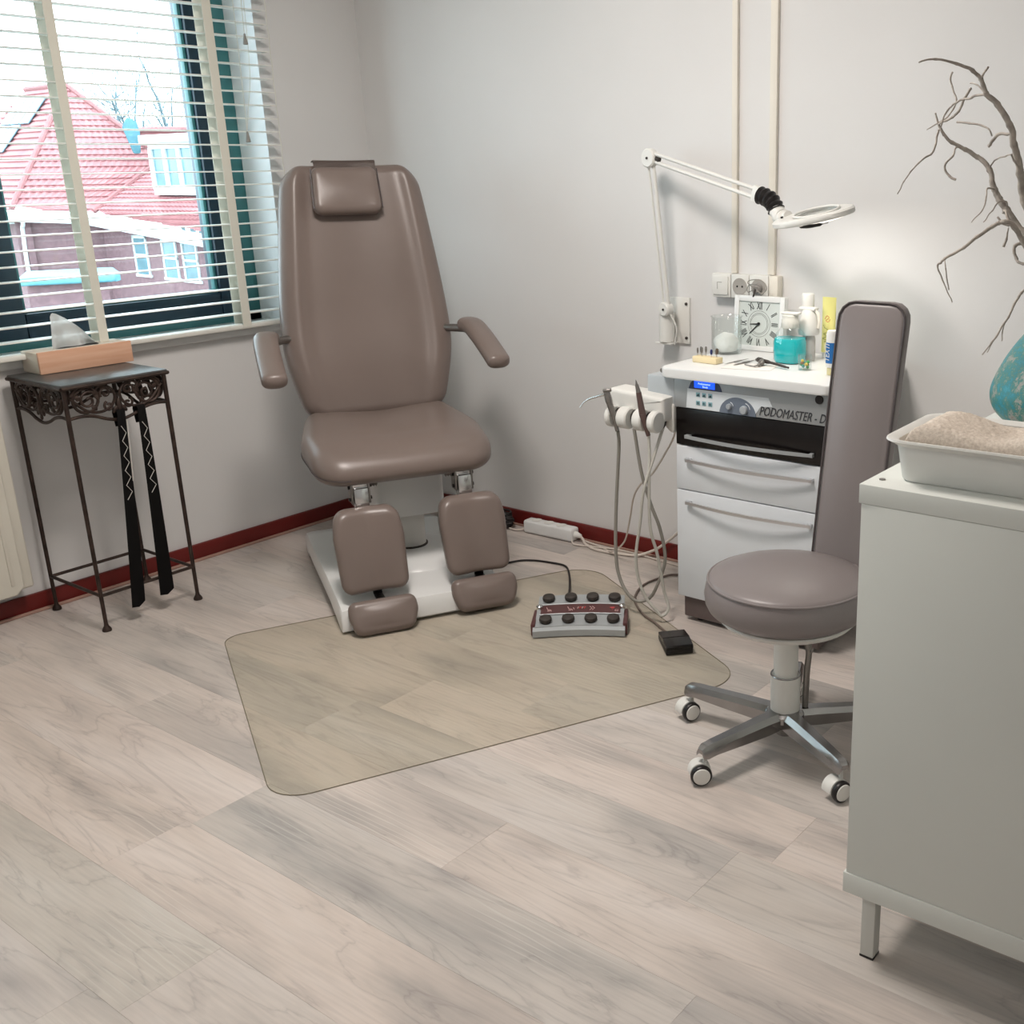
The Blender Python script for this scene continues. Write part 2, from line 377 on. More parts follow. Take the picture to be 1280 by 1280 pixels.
# window: frame, sash, pane and sill board
xo = XL-RD
win = bpy.data.objects.new('window_1', None); C.objects.link(win); win['kind'] = 'structure'; win.location = (xo, 1.6, WZ0)
def wobj(name, bm, m):
    o = obj(name, bm, m, win); o.matrix_parent_inverse = Matrix.Translation((-xo, -1.6, -WZ0)); return o
b = new()
for (ya, yb, za, zb) in ((WY1-0.062, WY1, WZ0, WZ1), (WY0, WY0+0.062, WZ0, WZ1), (WY0, WY1, WZ1-0.06, WZ1), (WY0, WY1, WZ0, WZ0+0.07)):
    box(b, (xo-0.09, ya, za), (xo, yb, zb), 0.004)
wobj('window_frame', b, TEAL)
def sash(y0s, y1s, z0s, z1s, xf, w=0.115):
    b = new()
    for (ya, yb, za, zb) in ((y0s, y0s+w, z0s, z1s), (y1s-w, y1s, z0s, z1s), (y0s+w, y1s-w, z0s, z0s+0.085), (y0s+w, y1s-w, z1s-0.085, z1s)):
        box(b, (xf-0.07, ya, za), (xf+0.012, yb, zb), 0.006)
    wobj('window_sash', b, NAVY)
    b = new()
    for (ya, yb, za, zb) in ((y1s-w-0.012, y1s-w, z0s+0.085, z1s-0.085), (y0s+w, y0s+w+0.012, z0s+0.085, z1s-0.085), (y0s+w, y1s-w, z0s+0.085, z0s+0.097)):
        box(b, (xf-0.03, ya, za), (xf-0.005, yb, zb), 0.002)
    wobj('glazing_bead', b, TEAL)
    b = new(); box(b, (xf-0.045, y0s+w, z0s+0.085), (xf-0.039, y1s-w, z1s-0.085)); wobj('window_pane', b, GLASS)
GLASS = glass_mat('window_glass', (0.97, 1.0, 1.0), 0.0)
sash(1.60, 2.55, 0.86, 2.23, xo)
sash(0.55, 1.56, 0.86, 2.23, xo)
sash(-0.44, 0.51, 0.86, 2.23, xo)
b = new(); box(b, (xo-0.01, 1.56, 0.86), (xo+0.012, 1.60, 2.23), 0.004); wobj('mullion', b, NAVY)
b = new(); box(b, (xo, WY0-0.04, WZ0+0.0), (XL+0.026, WY1+0.05, WZ0+0.028), 0.006, 3); wobj('window_sill', b, WHT)

# ------------------------------------------------------------------ venetian blind
XBL = XL+0.034
bl = thing('venetian_blind', 'white horizontal slat venetian blind hanging over the window', 'blind', (XBL, 1.55, WZ0+0.03))
def bobj(name, bm, m, p=bl, sm=40):
    o = obj(name, bm, m, p, sm)
    if p is bl: o.matrix_parent_inverse = Matrix.Translation((-XBL, -1.55, -WZ0-0.03))
    return o
YS0, YS1 = -0.52, 2.622
b = new()
for q in range(4):   # slightly cambered slat
    a0 = -0.0245+0.049*q/4; a1 = -0.0245+0.049*(q+1)/4
    z0 = 0.002*(1-(a0/0.0245)**2); z1 = 0.002*(1-(a1/0.0245)**2)
    for yy in (YS0, YS1): pass
    v = [b.verts.new(p) for p in ((a0, YS0-1.55, z0), (a1, YS0-1.55, z1), (a1, YS1-1.55, z1), (a0, YS1-1.55, z0), (a0, YS0-1.55, z0-0.0026), (a1, YS0-1.55, z1-0.0026), (a1, YS1-1.55, z1-0.0026), (a0, YS1-1.55, z0-0.0026))]
    for f in ((0, 1, 2, 3), (7, 6, 5, 4), (0, 4, 5, 1), (2, 6, 7, 3), (1, 5, 6, 2), (3, 7, 4, 0)): b.faces.new([v[i] for i in f])
bmesh.ops.remove_doubles(b, verts=b.verts[:], dist=1e-5)
zs = [0.886+0.0453*i for i in range(30)]
first = None
for i, z in enumerate(zs):
    if first is None: first = o = obj('slat', b, BLIND, bl, 30)
    else: o = first.copy(); C.objects.link(o); o.parent = bl
    o.location = (0, 0, z-WZ0-0.03); o.rotation_euler = (0, math.radians(random.uniform(-1.2, 1.2)), 0)
b = new(); box(b, (XBL-0.026, YS0, 0.830), (XBL+0.026, YS1, 0.846), 0.004); bobj('bottom_rail', b, BLIND)
b = new(); box(b, (XBL-0.03, YS0, 2.225), (XBL+0.03, YS1, 2.275), 0.004); bobj('head_rail', b, BLIND)
for yt, wt in ((1.849, 0.03), (2.385, 0.034), (1.20, 0.03), (0.62, 0.03), (0.05, 0.03)):
    for sx, nm in ((0.0265, 'ladder_tape'), (-0.0265, 'ladder_tape')):
        b = new(); box(b, (XBL+sx-0.0006, yt-wt/2, 0.838), (XBL+sx+0.0006, yt+wt/2, 2.24)); bobj(nm, b, TAPE)
CORD = mat('blind_cord', (214, 212, 200), 0.8, var=0.05)
for yc, ze in ((2.515, 1.845), (2.478, 1.52)):
    b = new(); tube(b, catmull([(XBL+0.034, yc+0.004, 2.22), (XBL+0.036, yc+0.006, 1.9 if ze < 1.6 else 2.0), (XBL+0.037, yc+0.002, ze+0.12), (XBL+0.036, yc, ze)], 6), 0.0014, 6)
    co = bobj('pull_cord', b, CORD)
    b = new(); lathe(b, [(0, 0.036), (0.003, 0.034), (0.0045, 0.024), (0.0085, 0.004), (0.009, 0.0), (0.006, -0.002), (0, -0.002)], 14, Matrix.Translation((XBL+0.036, yc, ze-0.036)))
    o = obj('cord_tassel', b, mat('grey_tassel', (150, 148, 142), 0.5, var=0.1), co)
b = new()
tube(b, catmull([(XBL+0.03, 2.535, 2.22), (XBL+0.033, 2.53, 1.95), (XBL+0.034, 2.52, 1.72), (XBL+0.036, 2.495, 1.60), (XBL+0.036, 2.478, 1.52)], 6), 0.0012, 6)
bobj('pull_cord', b, CORD)
b = new(); pts = []
for i in range(60): z = 0.85+i*(2.22-0.85)/59; pts.append((XBL+0.027+0.001*(i % 2), YS1-0.004+0.002*((i//2) % 2), z))
tube(b, pts, 0.0013, 5); bobj('edge_cord', b, CORD)

# ------------------------------------------------------------------ radiator (only its right end is in view)
rad = thing('radiator', 'white panel radiator low on the wall at the left edge', 'radiator', (XL, 0.9, 0.1))
def pobj(name, bm, m, par, sm=40):
    o = obj(name, bm, m, par, sm); o.matrix_parent_inverse = par.matrix_basis.inverted(); return o
RADM = mat('radiator_enamel', (214, 210, 198), 0.4, var=0.02)
b = new(); pad(b, rpoly([(0.32, 0.105), (1.44, 0.105), (1.44, 0.70), (0.32, 0.70)], 0.02), 0.014, 0.006, N=80, deform=lambda a, c, t: Vector((XL+0.105+t, a, c)), nr=2); pobj('front_panel', b, RADM, rad)
b = new(); box(b, (XL+0.03, 0.33, 0.115), (XL+0.09, 1.475, 0.70), 0.008, 3); pobj('convector_body', b, RADM, rad)
b = new()
for k in range(16): box(b, (XL+0.104, 0.38+k*0.068, 0.14), (XL+0.108, 0.392+k*0.068, 0.67), 0.0018)
pobj('panel_ribs', b, RADM, rad)
for yy in (0.6, 1.3):
    b = new(); box(b, (XL, yy, 0.2), (XL+0.031, yy+0.04, 0.6), 0.002); pobj('wall_bracket', b, STL, rad)

# ------------------------------------------------------------------ floor mat
MATF = film_mat('clear_pvc', (0.983, 0.978, 0.958), (190, 186, 168), 0.10, 0.2)
b = new(); prism(b, rpoly([(-2.02, 1.235), (-1.455, 2.375), (-2.40, 2.85), (-2.955, 1.72)], [0.09, 0.11, 0.12, 0.06], 8), 0.0004, 0.0024, 0.0008)
fm = obj('floor_mat', b, MATF); tag(fm, 'large clear yellowish plastic floor protection mat in front of the treatment chair', 'floor mat')
b = new(); tube(b, [Vector((p.x, p.y, 0.0014)) for p in rpoly([(-2.02, 1.235), (-1.455, 2.375), (-2.40, 2.85), (-2.955, 1.72)], [0.09, 0.11, 0.12, 0.06], 8)], 0.0011, 5, True); obj('cut_edge', b, mat('pvc_edge', (120, 112, 92), 0.5), fm)

# ------------------------------------------------------------------ treatment chair (local x = forward, y = to the right in the photo)
ch = thing('treatment_chair', 'taupe padded treatment chair with split leg rests on a white base', 'chair', (-2.907, 2.38, 0), math.atan2(-0.48, 0.877))
V0 = 0.022
def lerp1(x, tab):
    if x <= tab[0][0]: return tab[0][1]
    for (a, fa), (c, fc) in zip(tab[:-1], tab[1:]):
        if x <= c: t = (x-a)/(c-a); return fa+(fc-fa)*t
    return tab[-1][1]
# base: arched shell with a raised dome
b = new()
U = [(-0.44, 0.060, 0.030), (-0.42, 0.082, 0.004), (-0.36, 0.090, 0.004), (-0.33, 0.094, 0.030), (-0.15, 0.108, 0.046), (0.05, 0.112, 0.046), (0.22, 0.102, 0.036), (0.32, 0.094, 0.018), (0.39, 0.086, 0.004), (0.425, 0.078, 0.004), (0.435, 0.055, 0.012)]
vs = [-0.285, -0.280, -0.26, -0.14, 0, 0.14, 0.26, 0.280, 0.285]
def hw(u): return 1.0-0.06*max(0, (-u-0.1)/0.34)
grid_t = []; grid_b = []
for (u, zt, zb) in U:
    rt = []; rb = []
    for q, v in enumerate(vs):
        edge = abs(v)/0.285; dz = 0.0 if edge < 0.9 else (0.006 if edge < 0.97 else 0.0)
        top = zt - (0.016 if edge > 0.99 else (0.004 if edge > 0.97 else 0))
        vv = V0+v*hw(u)*(1.0 if v < 0 else 0.84); rt.append(b.verts.new((u, vv, top))); rb.append(b.verts.new((u, vv, zb if edge > 0.9 else zb+0.004)))
    grid_t.append(rt); grid_b.append(rb)
for i in range(len(U)-1):
    for j in range(len(vs)-1):
        b.faces.new((grid_t[i][j], grid_t[i+1][j], grid_t[i+1][j+1], grid_t[i][j+1])); b.faces.new((grid_b[i][j], grid_b[i][j+1], grid_b[i+1][j+1], grid_b[i+1][j]))
    for j in (0, len(vs)-1): b.faces.new((grid_t[i][j], grid_b[i][j], grid_b[i+1][j], grid_t[i+1][j]))
for i in (0, len(U)-1):
    for j in range(len(vs)-1): b.faces.new((grid_t[i][j], grid_t[i][j+1], grid_b[i][j+1], grid_b[i][j]))
base = obj('base', b, WHT, ch, 50)
b = new(); box(b, (-0.385, V0-0.255, 0.002), (0.40, V0+0.215, 0.012), 0.004); obj('base_plate', b, BLK, base)
b = new(); lathe(b, [(0.175, 0.098), (0.165, 0.110), (0.14, 0.122), (0.115, 0.128), (0.085, 0.130), (0, 0.130)], 48, Matrix.Translation((0.055, V0+0.03, 0)), 1.15, 1.0); obj('base_dome', b, WHT, base)
b = new(); cyl(b, (0.04, V0+0.03, 0.128), (0.04, V0+0.03, 0.30), 0.052, n=36); box(b, (-0.03, V0-0.035, 0.128), (0.03, V0+0.0, 0.30), 0.004)
obj('column', b, WHTM, ch)
b = new(); lathe(b, [(0.058, 0.129), (0.058, 0.134), (0.052, 0.135)], 36, Matrix.Translation((0.04, V0+0.03, 0))); obj('column_collar', b, RUB, ch)
b = new(); prism(b, rpoly([(-0.13, -0.125), (0.14, -0.115), (0.14, 0.115), (-0.13, 0.125)], 0.02, 5), 0.262, 0.455, 0.006, Matrix.Translation((0, V0+0.022, 0)), 3); obj('lift_housing', b, WHT, ch)
b = new(); box(b, (-0.19, V0-0.15, 0.44), (0.17, V0+0.15, 0.478), 0.006); obj('seat_frame', b, STL, ch)
# seat cushion
ol = rpoly([(-0.20, -0.245), (-0.20, 0.245), (0.06, 0.300), (0.305, 0.285), (0.305, -0.285), (0.06, -0.300)], [0.062, 0.062, 0.25, 0.10, 0.10, 0.25], 10)
def seatdef(a, c, t):
    u = a; z = 0.594-0.115*(u+0.2) + t
    if t > -0.11: z -= min(1, (t+0.11)/0.06)*0.016*math.exp(-((c)/0.13)**2)*min(1, max(0, (0.32-u)/0.2))
    fr = max(0, (u-0.14)/0.165); w_ = min(1, max(0, (t+0.11)/0.09)); w_ = w_*w_*(3-2*w_); z -= 0.022*fr*fr*w_; u += 0.006*math.sin(PI*min(1, max(0, -t/0.11)))*fr
    return Vector((u, V0-0.004+c, z))
b = new(); pad(b, ol, 0.112, 0.048, 0.010, 0, N=110, deform=seatdef, nr=14, arc=8); seat = obj('seat', b, LEA, ch, 0)
for p in seat.data.polygons: p.use_smooth = True
O = resample(ol, 110); ringp = [seatdef(p.x*1.003, p.y*1.003, -0.078) for p in O if p.x > -0.14]
O2 = [p for p in O]
k0 = next(i for i in range(110) if O[i-1].x <= -0.14 < O[i].x); seq = [O[(k0+i) % 110] for i in range(110)]; seq = [p for p in seq if p.x > -0.14]
b = new(); tube(b, [seatdef(p.x-0.0, p.y*1.0, -0.072)+Vector((0.0015 if p.x > 0.25 else 0, 0.0008*(1 if p.y > 0 else -1), 0)) for p in seq if p.y < -0.17], 0.0016, 6); obj('seam', b, PIPE, seat)
# backrest
half = [(0.0, 0.228), (0.06, 0.252), (0.20, 0.287), (0.30, 0.292), (0.42, 0.284), (0.58, 0.266), (0.72, 0.248), (0.83, 0.230)]
pts = [(h, s) for s, h in half]; pts = [(h, s) for h, s in pts]
right = [Vector((h, s)) for h, s in pts]; left = [Vector((-h, s)) for h, s in reversed(pts)]
rad_ = [0.045]+[0.0]*6+[0.075]; rad_ = rad_+list(reversed(rad_))
sm_right = catmull(right, 5); sm_left = catmull(left, 5)
def halfw(h):
    sq_ = lerp1(h, [(p.x, p.y) for p in catmull([(hh, ss, 0) for hh, ss in half], 8)])
    for r_, d_ in ((0.055, h), (0.080, 0.83-h)):
        if d_ < r_: sq_ -= r_*(1-math.sqrt(max(0, 1-((r_-d_)/r_)**2)))
    return sq_
hs = [0.055*(1-math.cos(PI/2*i/10)) for i in range(10)]+[0.055+0.695*i/40 for i in range(40)]+[0.83-0.080*(1-math.sin(PI/2*i/12)) for i in range(13)]
olb = [(halfw(h), h) for h in hs]+[(-halfw(h), h) for h in reversed(hs)]
SL = math.radians(16.5)
half_s = [(p.x, p.y) for p in catmull([(h, q, 0) for h, q in half], 8)]
def backdef(a, c, t):
    hwid = lerp1(c, half_s); q = abs(a)/hwid
    if t > -0.05:
        t2 = t+0.012*math.exp(-((q-0.80)/0.10)**2)*min(1, max(0, c/0.15)) - 0.010*math.exp(-(q/0.5)**2)
        t2 += 0.014*math.exp(-((c-0.12)/0.16)**2)
    else: t2 = t
    x = -0.145-(c)*math.sin(SL)+t2*math.cos(SL); z = 0.560+c*math.cos(SL)*1.066+t2*math.sin(SL)
    return Vector((x, V0+a+0.022*(c/0.83), z*1.0))
b = new(); pad(b, olb, 0.085, 0.038, 0.004, 0, N=220, deform=backdef, nr=44, arc=8); back = obj('backrest', b, LEA, ch, 0)
for p in back.data.polygons: p.use_smooth = True
b = new(); prism(b, rpoly([(-0.19, 0.08), (0.19, 0.08), (0.17, 0.72), (-0.17, 0.72)], 0.05, 6), -0.105, -0.082, 0.006)
for v in b.verts: v.co = backdef(v.co.x, v.co.y, v.co.z)
obj('back_shell', b, WHTM, ch)
b = new(); box(b, (-0.27, V0-0.03, 0.455), (-0.19, V0+0.03, 0.60), 0.006); obj('recline_bracket', b, STL, ch)
# head pillow with flap over the top
ph = rpoly([(-0.118, 0.0), (0.118, 0.0), (0.112, 0.155), (-0.112, 0.155)], 0.030, 8)
def pillowdef(a, c, t):
    base_ = backdef(a-0.028, 0.655+c*1.0, 0.0); n_ = Vector((math.cos(SL), 0, math.sin(SL)))
    tt = t+0.062*(1-0.25*(c/0.155))
    return base_+n_*tt
b = new(); pad(b, ph, 0.060, 0.024, 0.006, 0, N=120, deform=pillowdef, nr=16); pil = obj('head_pillow', b, LEA, ch, 0)
for p in pil.data.polygons: p.use_smooth = True
for sgn in (-1, 1):
    Ov = [pillowdef(sgn*(0.1165 if c < 0.01 else 0.1165-0.005*(c/0.155)), c, -0.012) for c in (0.014, 0.05, 0.09, 0.13, 0.146)]
    b = new(); tube(b, Ov, 0.0022, 6); obj('piping', b, PIPE, pil)
b = new()
nn = 12; row = []
for q in range(nn+1):
    s = q/nn
    if s < 0.55: c_ = 0.78+0.055*s/0.55; t_ = 0.014
    else: th = (s-0.55)/0.45*PI/2; c_ = 0.835+0.008*math.sin(th); t_ = 0.014-0.055*(s-0.55)/0.45
    row.append([backdef(a-0.02, c_, t_) for a in [-0.105+0.21*i/8 for i in range(9)]])
V = [[b.verts.new(p) for p in r] for r in row]
for r1, r2 in zip(V[:-1], V[1:]):
    for i in range(8): b.faces.new((r1[i], r1[i+1], r2[i+1], r2[i]))
bmesh.ops.solidify(b, geom=b.faces[:], thickness=0.004); fl = obj('pillow_flap', b, LEA, ch, 60)
# armrests
for sgn, nm in ((-1, 'armrest'), (1, 'armrest')):
    vy = V0+sgn*0.354
    path = catmull([(-0.165, vy-sgn*0.012, 0.850), (-0.12, vy-sgn*0.002, 0.845), (-0.03, vy+sgn*0.004, 0.815), (0.07, vy+sgn*0.008, 0.776), (0.118, vy+sgn*0.009, 0.757)], 6)
    b = new(); n_ = len(path); rings = []
    full = []
    for i, p in enumerate(path):
        s = i/(n_-1); e = 1.0
        full.append((p, 0.033*(0.92+0.08*s), 0.024))
    def capring(p, q, steps=5):
        out = []
        for k in range(1, steps+1): th = PI/2*k/steps; out.append((p+(p-q).normalized()*0.022*math.sin(th), math.cos(th)))
        return out
    prof = [(q, 0.0+c0) for q, c0 in reversed(capring(full[0][0], full[1][0]))]
    allr = [(q, max(c0, 0.03)) for q, c0 in prof]+[(p, 1.0) for p, _, _ in full]+[(q, max(c0, 0.03)) for q, c0 in capring(full[-1][0], full[-2][0])]
    vr = []
    for i, (p, sc) in enumerate(allr):
        a_ = allr[max(0, i-1)][0]; c_ = allr[min(len(allr)-1, i+1)][0]; d = (c_-a_).normalized(); sd = d.cross(Vector((0, 0, 1))).normalized(); upv = sd.cross(d)
        ring = []
        for k in range(24):
            th = 2*PI*k/24; cx = math.copysign(abs(math.cos(th))**0.75, math.cos(th)); sy = math.copysign(abs(math.sin(th))**0.75, math.sin(th))
            ring.append(b.verts.new(p+sd*(0.040*sc*cx)+upv*(0.026*sc*sy)))
        vr.append(ring)
    for r1, r2 in zip(vr[:-1], vr[1:]):
        for k in range(24): b.faces.new((r1[k], r1[(k+1) % 24], r2[(k+1) % 24], r2[k]))
    b.faces.new(vr[0]); b.faces.new(vr[-1]); ar = obj(nm, b, LEA, ch, 60)
    b = new(); tube(b, catmull([(-0.235, V0+sgn*0.20, 0.83), (-0.225, V0+sgn*0.27, 0.835), (-0.165, V0+sgn*0.315, 0.838), (-0.13, vy-sgn*0.02, 0.838)], 5), 0.014, 10); obj('arm_bracket', b, STL, ar)
# leg rests
def legrest(vc, zt, zb, foot_u, foot_zt, foot_w, gap_stem):
    ol_ = rpoly([(-0.103, 0), (0.103, 0), (0.109, 0.17), (0.098, zt-zb), (-0.098, zt-zb), (-0.109, 0.17)], [0.035, 0.035, 0.1, 0.045, 0.045, 0.1], 8)
    def cd(a, c, t):
        h = c/(zt-zb); tt = t
        if t > -0.03: tt += 0.010*(abs(a)/0.1)**2*(1 if abs(a) < 0.09 else 0.9)-0.006*math.exp(-(a/0.04)**2)
        return Vector((0.425-0.075*h+tt, vc+a, zb+c))
    b = new(); pad(b, ol_, 0.055, 0.026, 0.006, 0, N=84, deform=cd, nr=10); calf = obj('calf_pad', b, LEA, ch, 0)
    for p in calf.data.polygons: p.use_smooth = True
    b = new(); box(b, (0.31, vc-0.075, zb+0.03), (0.335, vc+0.075, zt-0.04), 0.006); obj('pad_plate', b, BLK, calf)
    # foot pad: front face tilted back
    olf = rpoly([(-foot_w*0.86, 0.002), (foot_w*0.80, 0.002), (foot_w, 0.062), (foot_w*0.96, 0.112), (-foot_w*0.98, 0.112), (-foot_w, 0.062)], [0.034, 0.034, 0.04, 0.028, 0.028, 0.04], 7)
    tl = math.radians(28)
    def fd(a, c, t): return Vector((foot_u-c*math.sin(tl)+t*math.cos(tl), vc+0.006+a, foot_zt-0.112*math.cos(tl)-0.006+c*math.cos(tl)+t*math.sin(tl)))
    b = new(); pad(b, olf, 0.045, 0.022, 0.008, 0, N=72, deform=fd, nr=8); ft = obj('foot_pad', b, LEA, ch, 0)
    for p in ft.data.polygons: p.use_smooth = True
    b = new(); box(b, (0.345, vc-0.014+0.01, min(foot_zt, zb)-0.03), (0.362, vc+0.014+0.01, zb+0.06), 0.003); box(b, (0.35, vc-0.004, foot_zt-0.04), (foot_u-0.04, vc+0.024, foot_zt-0.026), 0.003)
    obj('foot_stem', b, BLK, calf)
    # clamp
    b = new(); box(b, (0.215, vc-0.024, 0.405), (0.285, vc+0.024, 0.450), 0.003); box(b, (0.250, vc-0.022, zt-0.06), (0.300, vc+0.022, 0.425), 0.003); cl = obj('clamp_bracket', b, CHR, ch)
    for sy in (-1, 1):
        b = new(); box(b, (0.235, vc+sy*0.027-0.003, 0.372), (0.290, vc+sy*0.027+0.003, 0.448), 0.002); obj('clamp_cheek', b, STL, cl)
    b = new()
    for zz in (0.385, 0.425): cyl(b, (0.27, vc-0.036, zz), (0.27, vc+0.036, zz), 0.006, n=12)
    obj('clamp_bolt', b, BLK, cl)
    b = new(); lathe(b, [(0, 0), (0.010, 0), (0.012, 0.004), (0.008, 0.008), (0.012, 0.012), (0.008, 0.016), (0.012, 0.020), (0.006, 0.024), (0, 0.024)], 14, T3((0.265, vc+(0.034 if vc < 0 else -0.034), 0.43), (0, 0, 1), (1, 0, 0)) @ (Matrix.Identity(4) if vc < 0 else Matrix.Rotation(PI, 4, 'X'))); obj('clamp_knob', b, STL, cl)
legrest(-0.142, 0.372, 0.116, 0.505, 0.118, 0.108, True)
legrest(0.192, 0.368, 0.122, 0.482, 0.126, 0.110, False)
for m_ in ('calf_pad', 'foot_pad'): pass

# ------------------------------------------------------------------ wrought iron plant table
TX, TY = -3.472, 1.703; TW = 0.158
tb = thing('plant_table', 'tall square bronze iron side table with scrollwork apron below the window', 'side table', (TX, TY, 0))
def tobj(n, bm, m, par=tb, sm=40): return obj(n, bm, m, par, sm)
b = new(); box(b, (-0.168, -0.168, 0.777), (0.168, 0.168, 0.788), 0.003); tobj('table_top', b, GUN)
b = new()
for i in range(4):
    a0 = i*PI/2; M = RotZ(a0); tube(b, [M @ Vector((-0.168, -0.168, 0.777)), M @ Vector((0.168, -0.168, 0.777))], 0.006, 8)
tobj('top_rim', b, IRON)
for sx in (-1, 1):
    for sy in (-1, 1):
        b = new(); x, y = sx*TW, sy*TW
        tube(b, [(x, y, 0.777), (x, y, 0.4), (x, y, 0.012)], [0.0072, 0.0066, 0.0062], 10)
        lathe(b, [(0, 0.0), (0.014, 0.0), (0.0145, 0.005), (0.011, 0.012), (0.0075, 0.017), (0.0065, 0.024)], 14, Matrix.Translation((x, y, 0)))
        tobj('leg', b, IRON)
for i in range(4):
    M = RotZ(i*PI/2); b = new(); tube(b, [M @ Vector((-TW, -TW, 0.118)), M @ Vector((TW, -TW, 0.118))], 0.0055, 8); tobj('stretcher', b, IRON)
def spiral(cx, cz, r0, a0, turns, sgn, r1=0.006, n=18):
    return [(cx+(r0+(r1-r0)*i/n)*math.cos(a0+sgn*turns*2*PI*i/n), cz+(r0+(r1-r0)*i/n)*math.sin(a0+sgn*turns*2*PI*i/n)) for i in range(n+1)]
for i in range(4):
    M = RotZ(i*PI/2); b = new()
    def P3(q): return [M @ Vector((a, -TW, z)) for a, z in q]
    tube(b, P3([(a, z) for a, z in [tuple(v) for v in catmull([(-TW, 0.683), (-0.12, 0.686), (-0.08, 0.680), (-0.04, 0.664), (0, 0.656), (0.04, 0.664), (0.08, 0.680), (0.12, 0.686), (TW, 0.683)], 4)]]), 0.0052, 8)
    for s in (-1, 1):
        tube(b, P3([(s*a, z) for a, z in spiral(0.100, 0.733, 0.044, 0.4, 1.25, 1, 0.034, 26)]), 0.0048, 7)
        tube(b, P3([(s*a, z) for a, z in spiral(0.090, 0.730, 0.030, 2.6, 1.3, -1, 0.005, 22)]), 0.0042, 7)
        tube(b, P3([(s*a, z) for a, z in [tuple(v) for v in catmull([(0.145, 0.745), (0.10, 0.700), (0.055, 0.690), (0.02, 0.705), (0.008, 0.735), (0.025, 0.762), (0.055, 0.768), (0.075, 0.748)], 5)]]), 0.0045, 7)
        tube(b, P3([(s*a, z) for a, z in spiral(0.036, 0.745, 0.018, -0.6, 1.2, 1, 0.005, 16)]), 0.004, 7)
        tube(b, P3([(s*a, z) for a, z in spiral(0.030, 0.703, 0.016, 1.2, 1.1, -1, 0.005, 16)]), 0.004, 7)
        for (ca, cz) in ((0.122, 0.742), (0.062, 0.737), (0.075, 0.705), (0.044, 0.768)):
            n = new(); bmesh.ops.create_icosphere(n, subdivisions=1, radius=0.0085); bmesh.ops.scale(n, vec=(1.0, 0.6, 1.4), verts=n.verts[:]); merge(b, n, M @ Matrix.Translation((s*ca, -TW, cz)) @ Matrix.Rotation(s*0.7, 4, 'Y'))
    # fleur-de-lis
    for (a, z, r, rot, st) in ((0, 0.700, 0.012, 0, 2.0), (-0.014, 0.690, 0.009, 0.6, 1.5), (0.014, 0.690, 0.009, -0.6, 1.5), (0, 0.674, 0.008, 0, 1.2)):
        n = new(); bmesh.ops.create_icosphere(n, subdivisions=2, radius=r); bmesh.ops.scale(n, vec=(0.8, 0.55, st), verts=n.verts[:]); merge(b, n, M @ Matrix.Translation((a, -TW-0.003, z)) @ Matrix.Rotation(rot, 4, 'Y'))
    tobj('scroll_apron', b, IRON)

# tissue box
tx = thing('tissue_box', 'wooden tissue box with a pale beech front and tissue on the iron table', 'tissue box', (-3.597, 1.745, 0.789))
b = new(); box(b, (-0.055, -0.150, 0), (0.046, 0.150, 0.066), 0.002); obj('case', b, WOODL, tx)
b = new(); box(b, (0.046, -0.150, 0), (0.056, 0.150, 0.068), 0.0015); obj('front_board', b, WOODP, tx)
b = new(); prism(b, rpoly([(-0.02, -0.07), (0.02, -0.07), (0.02, 0.07), (-0.02, 0.07)], 0.018, 6), 0.0662, 0.0668); obj('slot', b, BLK, tx)
b = new(); G = []
prof = catmull([(-0.075, 0.0), (-0.066, 0.0)], 1)
nu, nv = 22, 12
def topline(s): return lerp1(s, [(0, 0.100), (0.06, 0.112), (0.22, 0.106), (0.42, 0.090), (0.62, 0.064), (0.82, 0.030), (1.0, 0.006)])
for i in range(nu+1):
    s = i/nu; row = []
    for j in range(nv+1):
        t = j/nv; h = topline(s)*t; y = -0.080+0.010*t+0.150*s*(1-0.12*t); x = -0.004+0.012*math.sin(s*7.5+t*2.0)*(0.35+0.65*t)+0.012*(1-t)*math.cos(s*11)
        row.append(b.verts.new((x, y, 0.0665+h)))
    G.append(row)
for i in range(nu):
    for j in range(nv): b.faces.new((G[i][j], G[i+1][j], G[i+1][j+1], G[i][j+1]))
bmesh.ops.solidify(b, geom=b.faces[:], thickness=0.001)
obj('tissue', b, film_mat('tissue_paper', (1, 1, 1), (240, 240, 238), 0.86, 0.9), tx, 80)

